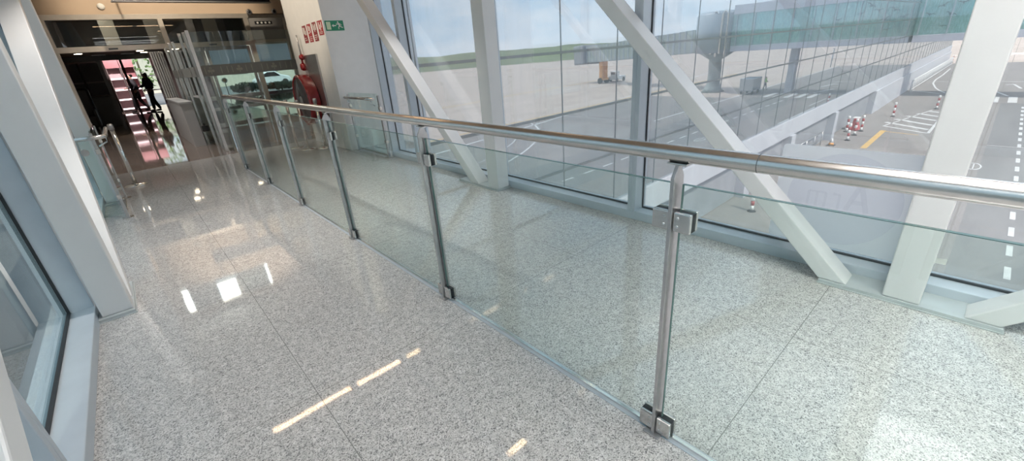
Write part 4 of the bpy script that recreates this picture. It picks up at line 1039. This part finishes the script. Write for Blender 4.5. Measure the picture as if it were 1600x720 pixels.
# ------------------------------------------------------------------ sky and sun
w = bpy.data.worlds.new('sky'); SC.world = w; w.use_nodes = True
nt = w.node_tree; nt.nodes.clear(); N, L = nt.nodes, nt.links
out = N.new('ShaderNodeOutputWorld'); bg = N.new('ShaderNodeBackground'); L.new(bg.outputs[0], out.inputs[0])
tcn = N.new('ShaderNodeTexCoord'); sx = N.new('ShaderNodeSeparateXYZ'); L.new(tcn.outputs['Generated'], sx.inputs[0])
rp = N.new('ShaderNodeValToRGB'); e = rp.color_ramp.elements
e[0].position = 0.0; e[0].color = (0.43, 0.52, 0.61, 1); e[1].position = 0.7; e[1].color = (0.42, 0.52, 0.66, 1)
a = e.new(0.18); a.color = (0.27, 0.42, 0.57, 1)
L.new(sx.outputs['Z'], rp.inputs[0])
mp = N.new('ShaderNodeMapping'); mp.inputs['Scale'].default_value = (2.2, 2.2, 7.0); L.new(tcn.outputs['Generated'], mp.inputs[0])
nz = N.new('ShaderNodeTexNoise'); nz.inputs['Scale'].default_value = 1.6; nz.inputs['Detail'].default_value = 8; nz.inputs['Roughness'].default_value = 0.55
L.new(mp.outputs[0], nz.inputs['Vector'])
cr = N.new('ShaderNodeMapRange'); cr.inputs['From Min'].default_value = 0.42; cr.inputs['From Max'].default_value = 0.66; L.new(nz.outputs['Fac'], cr.inputs['Value'])
mc = N.new('ShaderNodeMix'); mc.data_type = 'RGBA'; L.new(cr.outputs[0], mc.inputs['Factor']); L.new(rp.outputs[0], mc.inputs['A'])
mc.inputs['B'].default_value = (0.64, 0.645, 0.67, 1)
L.new(mc.outputs['Result'], bg.inputs['Color']); bg.inputs['Strength'].default_value = 1.05
sl = bpy.data.lights.new('sun', 'SUN'); sl.energy = 1.8; sl.angle = 0.02; sl.color = (1.0, 0.93, 0.84)
so = bpy.data.objects.new('sun', sl); C.objects.link(so)
# light travels towards +y and down, slightly towards +x
az, el = math.radians(14), math.radians(52)
dv = Vector((math.sin(az)*math.cos(el), math.cos(az)*math.cos(el), -math.sin(el)))
so.rotation_euler = dv.to_track_quat('-Z', 'Y').to_euler()
# added lamps, unseen, brightening the interior
def area(name, loc, sx_, sy_, power, col=(1, 0.9, 0.8)):
    l = bpy.data.lights.new(name, 'AREA'); l.shape = 'RECTANGLE'; l.size = sx_; l.size_y = sy_; l.energy = power; l.color = col
    o = bpy.data.objects.new(name, l); C.objects.link(o); o.location = loc
# added ceiling panels brightening the corridor, louvred to stay out of reflections
for lab, y in (('added ceiling light panel over the rear of the corridor', -3.9), ('added ceiling light panel in the middle of the three', -1.9), ('added ceiling light panel just before the single short glow strip', -0.25)):
    t = thing('added_ceiling_panel', lab, 'lamp', (1.2, y, ZC-0.03), 'added ceiling light panels')
    MB().box((0.0, y-0.6, ZC-0.03), (2.4, y+0.6, ZC-0.0002)).build('frame', M['white_steel'], t)
    MB().box((0.05, y-0.55, ZC-0.034), (2.35, y+0.55, ZC-0.0301)).build('diffuser', M['fill_panel'], t)
    lv = MB()
    for i in range(12): lv.box((0.0, y-0.6+0.1*i+0.045, ZC-0.16), (2.4, y-0.6+0.1*i+0.055, ZC-0.0345))
    lv.box((-0.01, y-0.6, ZC-0.16), (0.0, y+0.6, ZC-0.0305)).box((2.4, y-0.6, ZC-0.16), (2.41, y+0.6, ZC-0.0305))
    lv.build('added_louvre', M['white_steel'], t)
# added spots without fixtures, brightening the lobby end wall and pier
def spot(name, loc, target, power, angle, col=(1, 0.86, 0.68)):
    l = bpy.data.lights.new(name, 'SPOT'); l.energy = power; l.spot_size = math.radians(angle); l.spot_blend = 0.6; l.color = col; l.shadow_soft_size = 0.06
    o = bpy.data.objects.new(name, l); C.objects.link(o); o.location = loc
    o.rotation_euler = (Vector(target)-Vector(loc)).to_track_quat('-Z', 'Y').to_euler()
spot('wall_fill_spot', (1.4, 10.4, 5.1), (1.6, 14.2, 3.1), 380, 60)
spot('pier_sun_spot', (-0.2, 7.9, 4.9), (2.73, 8.1, 2.9), 230, 42)  # added spot standing in for sunlight on the pier
spot('soffit_fill_spot', (-0.3, 15.5, 3.2), (0.6, 16.6, 2.5), 45, 150, (1, 0.9, 0.8))  # added hidden spot brightening the cream wall behind the boards
for n_, (x, y, p) in enumerate(((0.25, 3.4, 44), (0.30, 5.2, 32), (0.35, 7.0, 14), (2.1, 4.6, 26))):
    spot('corridor_fill_spot', (x, y, ZC-0.03 if y < 7.3 else 5.1), (x, y, 0), p*1.7, 78, (1, 0.95, 0.9))  # added spots without fixtures, lifting the mid-corridor floor
spot('lobby_fill_spot', (-0.5, 10.6, 5.1), (1.2, 11.8, 0.3), 190, 80, (1, 0.95, 0.9))  # added spot brightening the pale counter
spot('shop_spot', (0.6, 26.6, ZC-0.1), (0.6, 28.6, 0.8), 260, 90, (1, 0.85, 0.85))

SC.view_settings.view_transform = 'Standard'; SC.view_settings.look = 'None'; SC.view_settings.gamma = 1
SC.view_settings.use_curve_mapping = False; SC.view_settings.exposure = 1.25
cy = SC.cycles
cy.max_bounces = 10; cy.diffuse_bounces = 4; cy.glossy_bounces = 6; cy.transmission_bounces = 6; cy.transparent_max_bounces = 32
cy.caustics_reflective = False; cy.caustics_refractive = False; cy.sample_clamp_indirect = 6
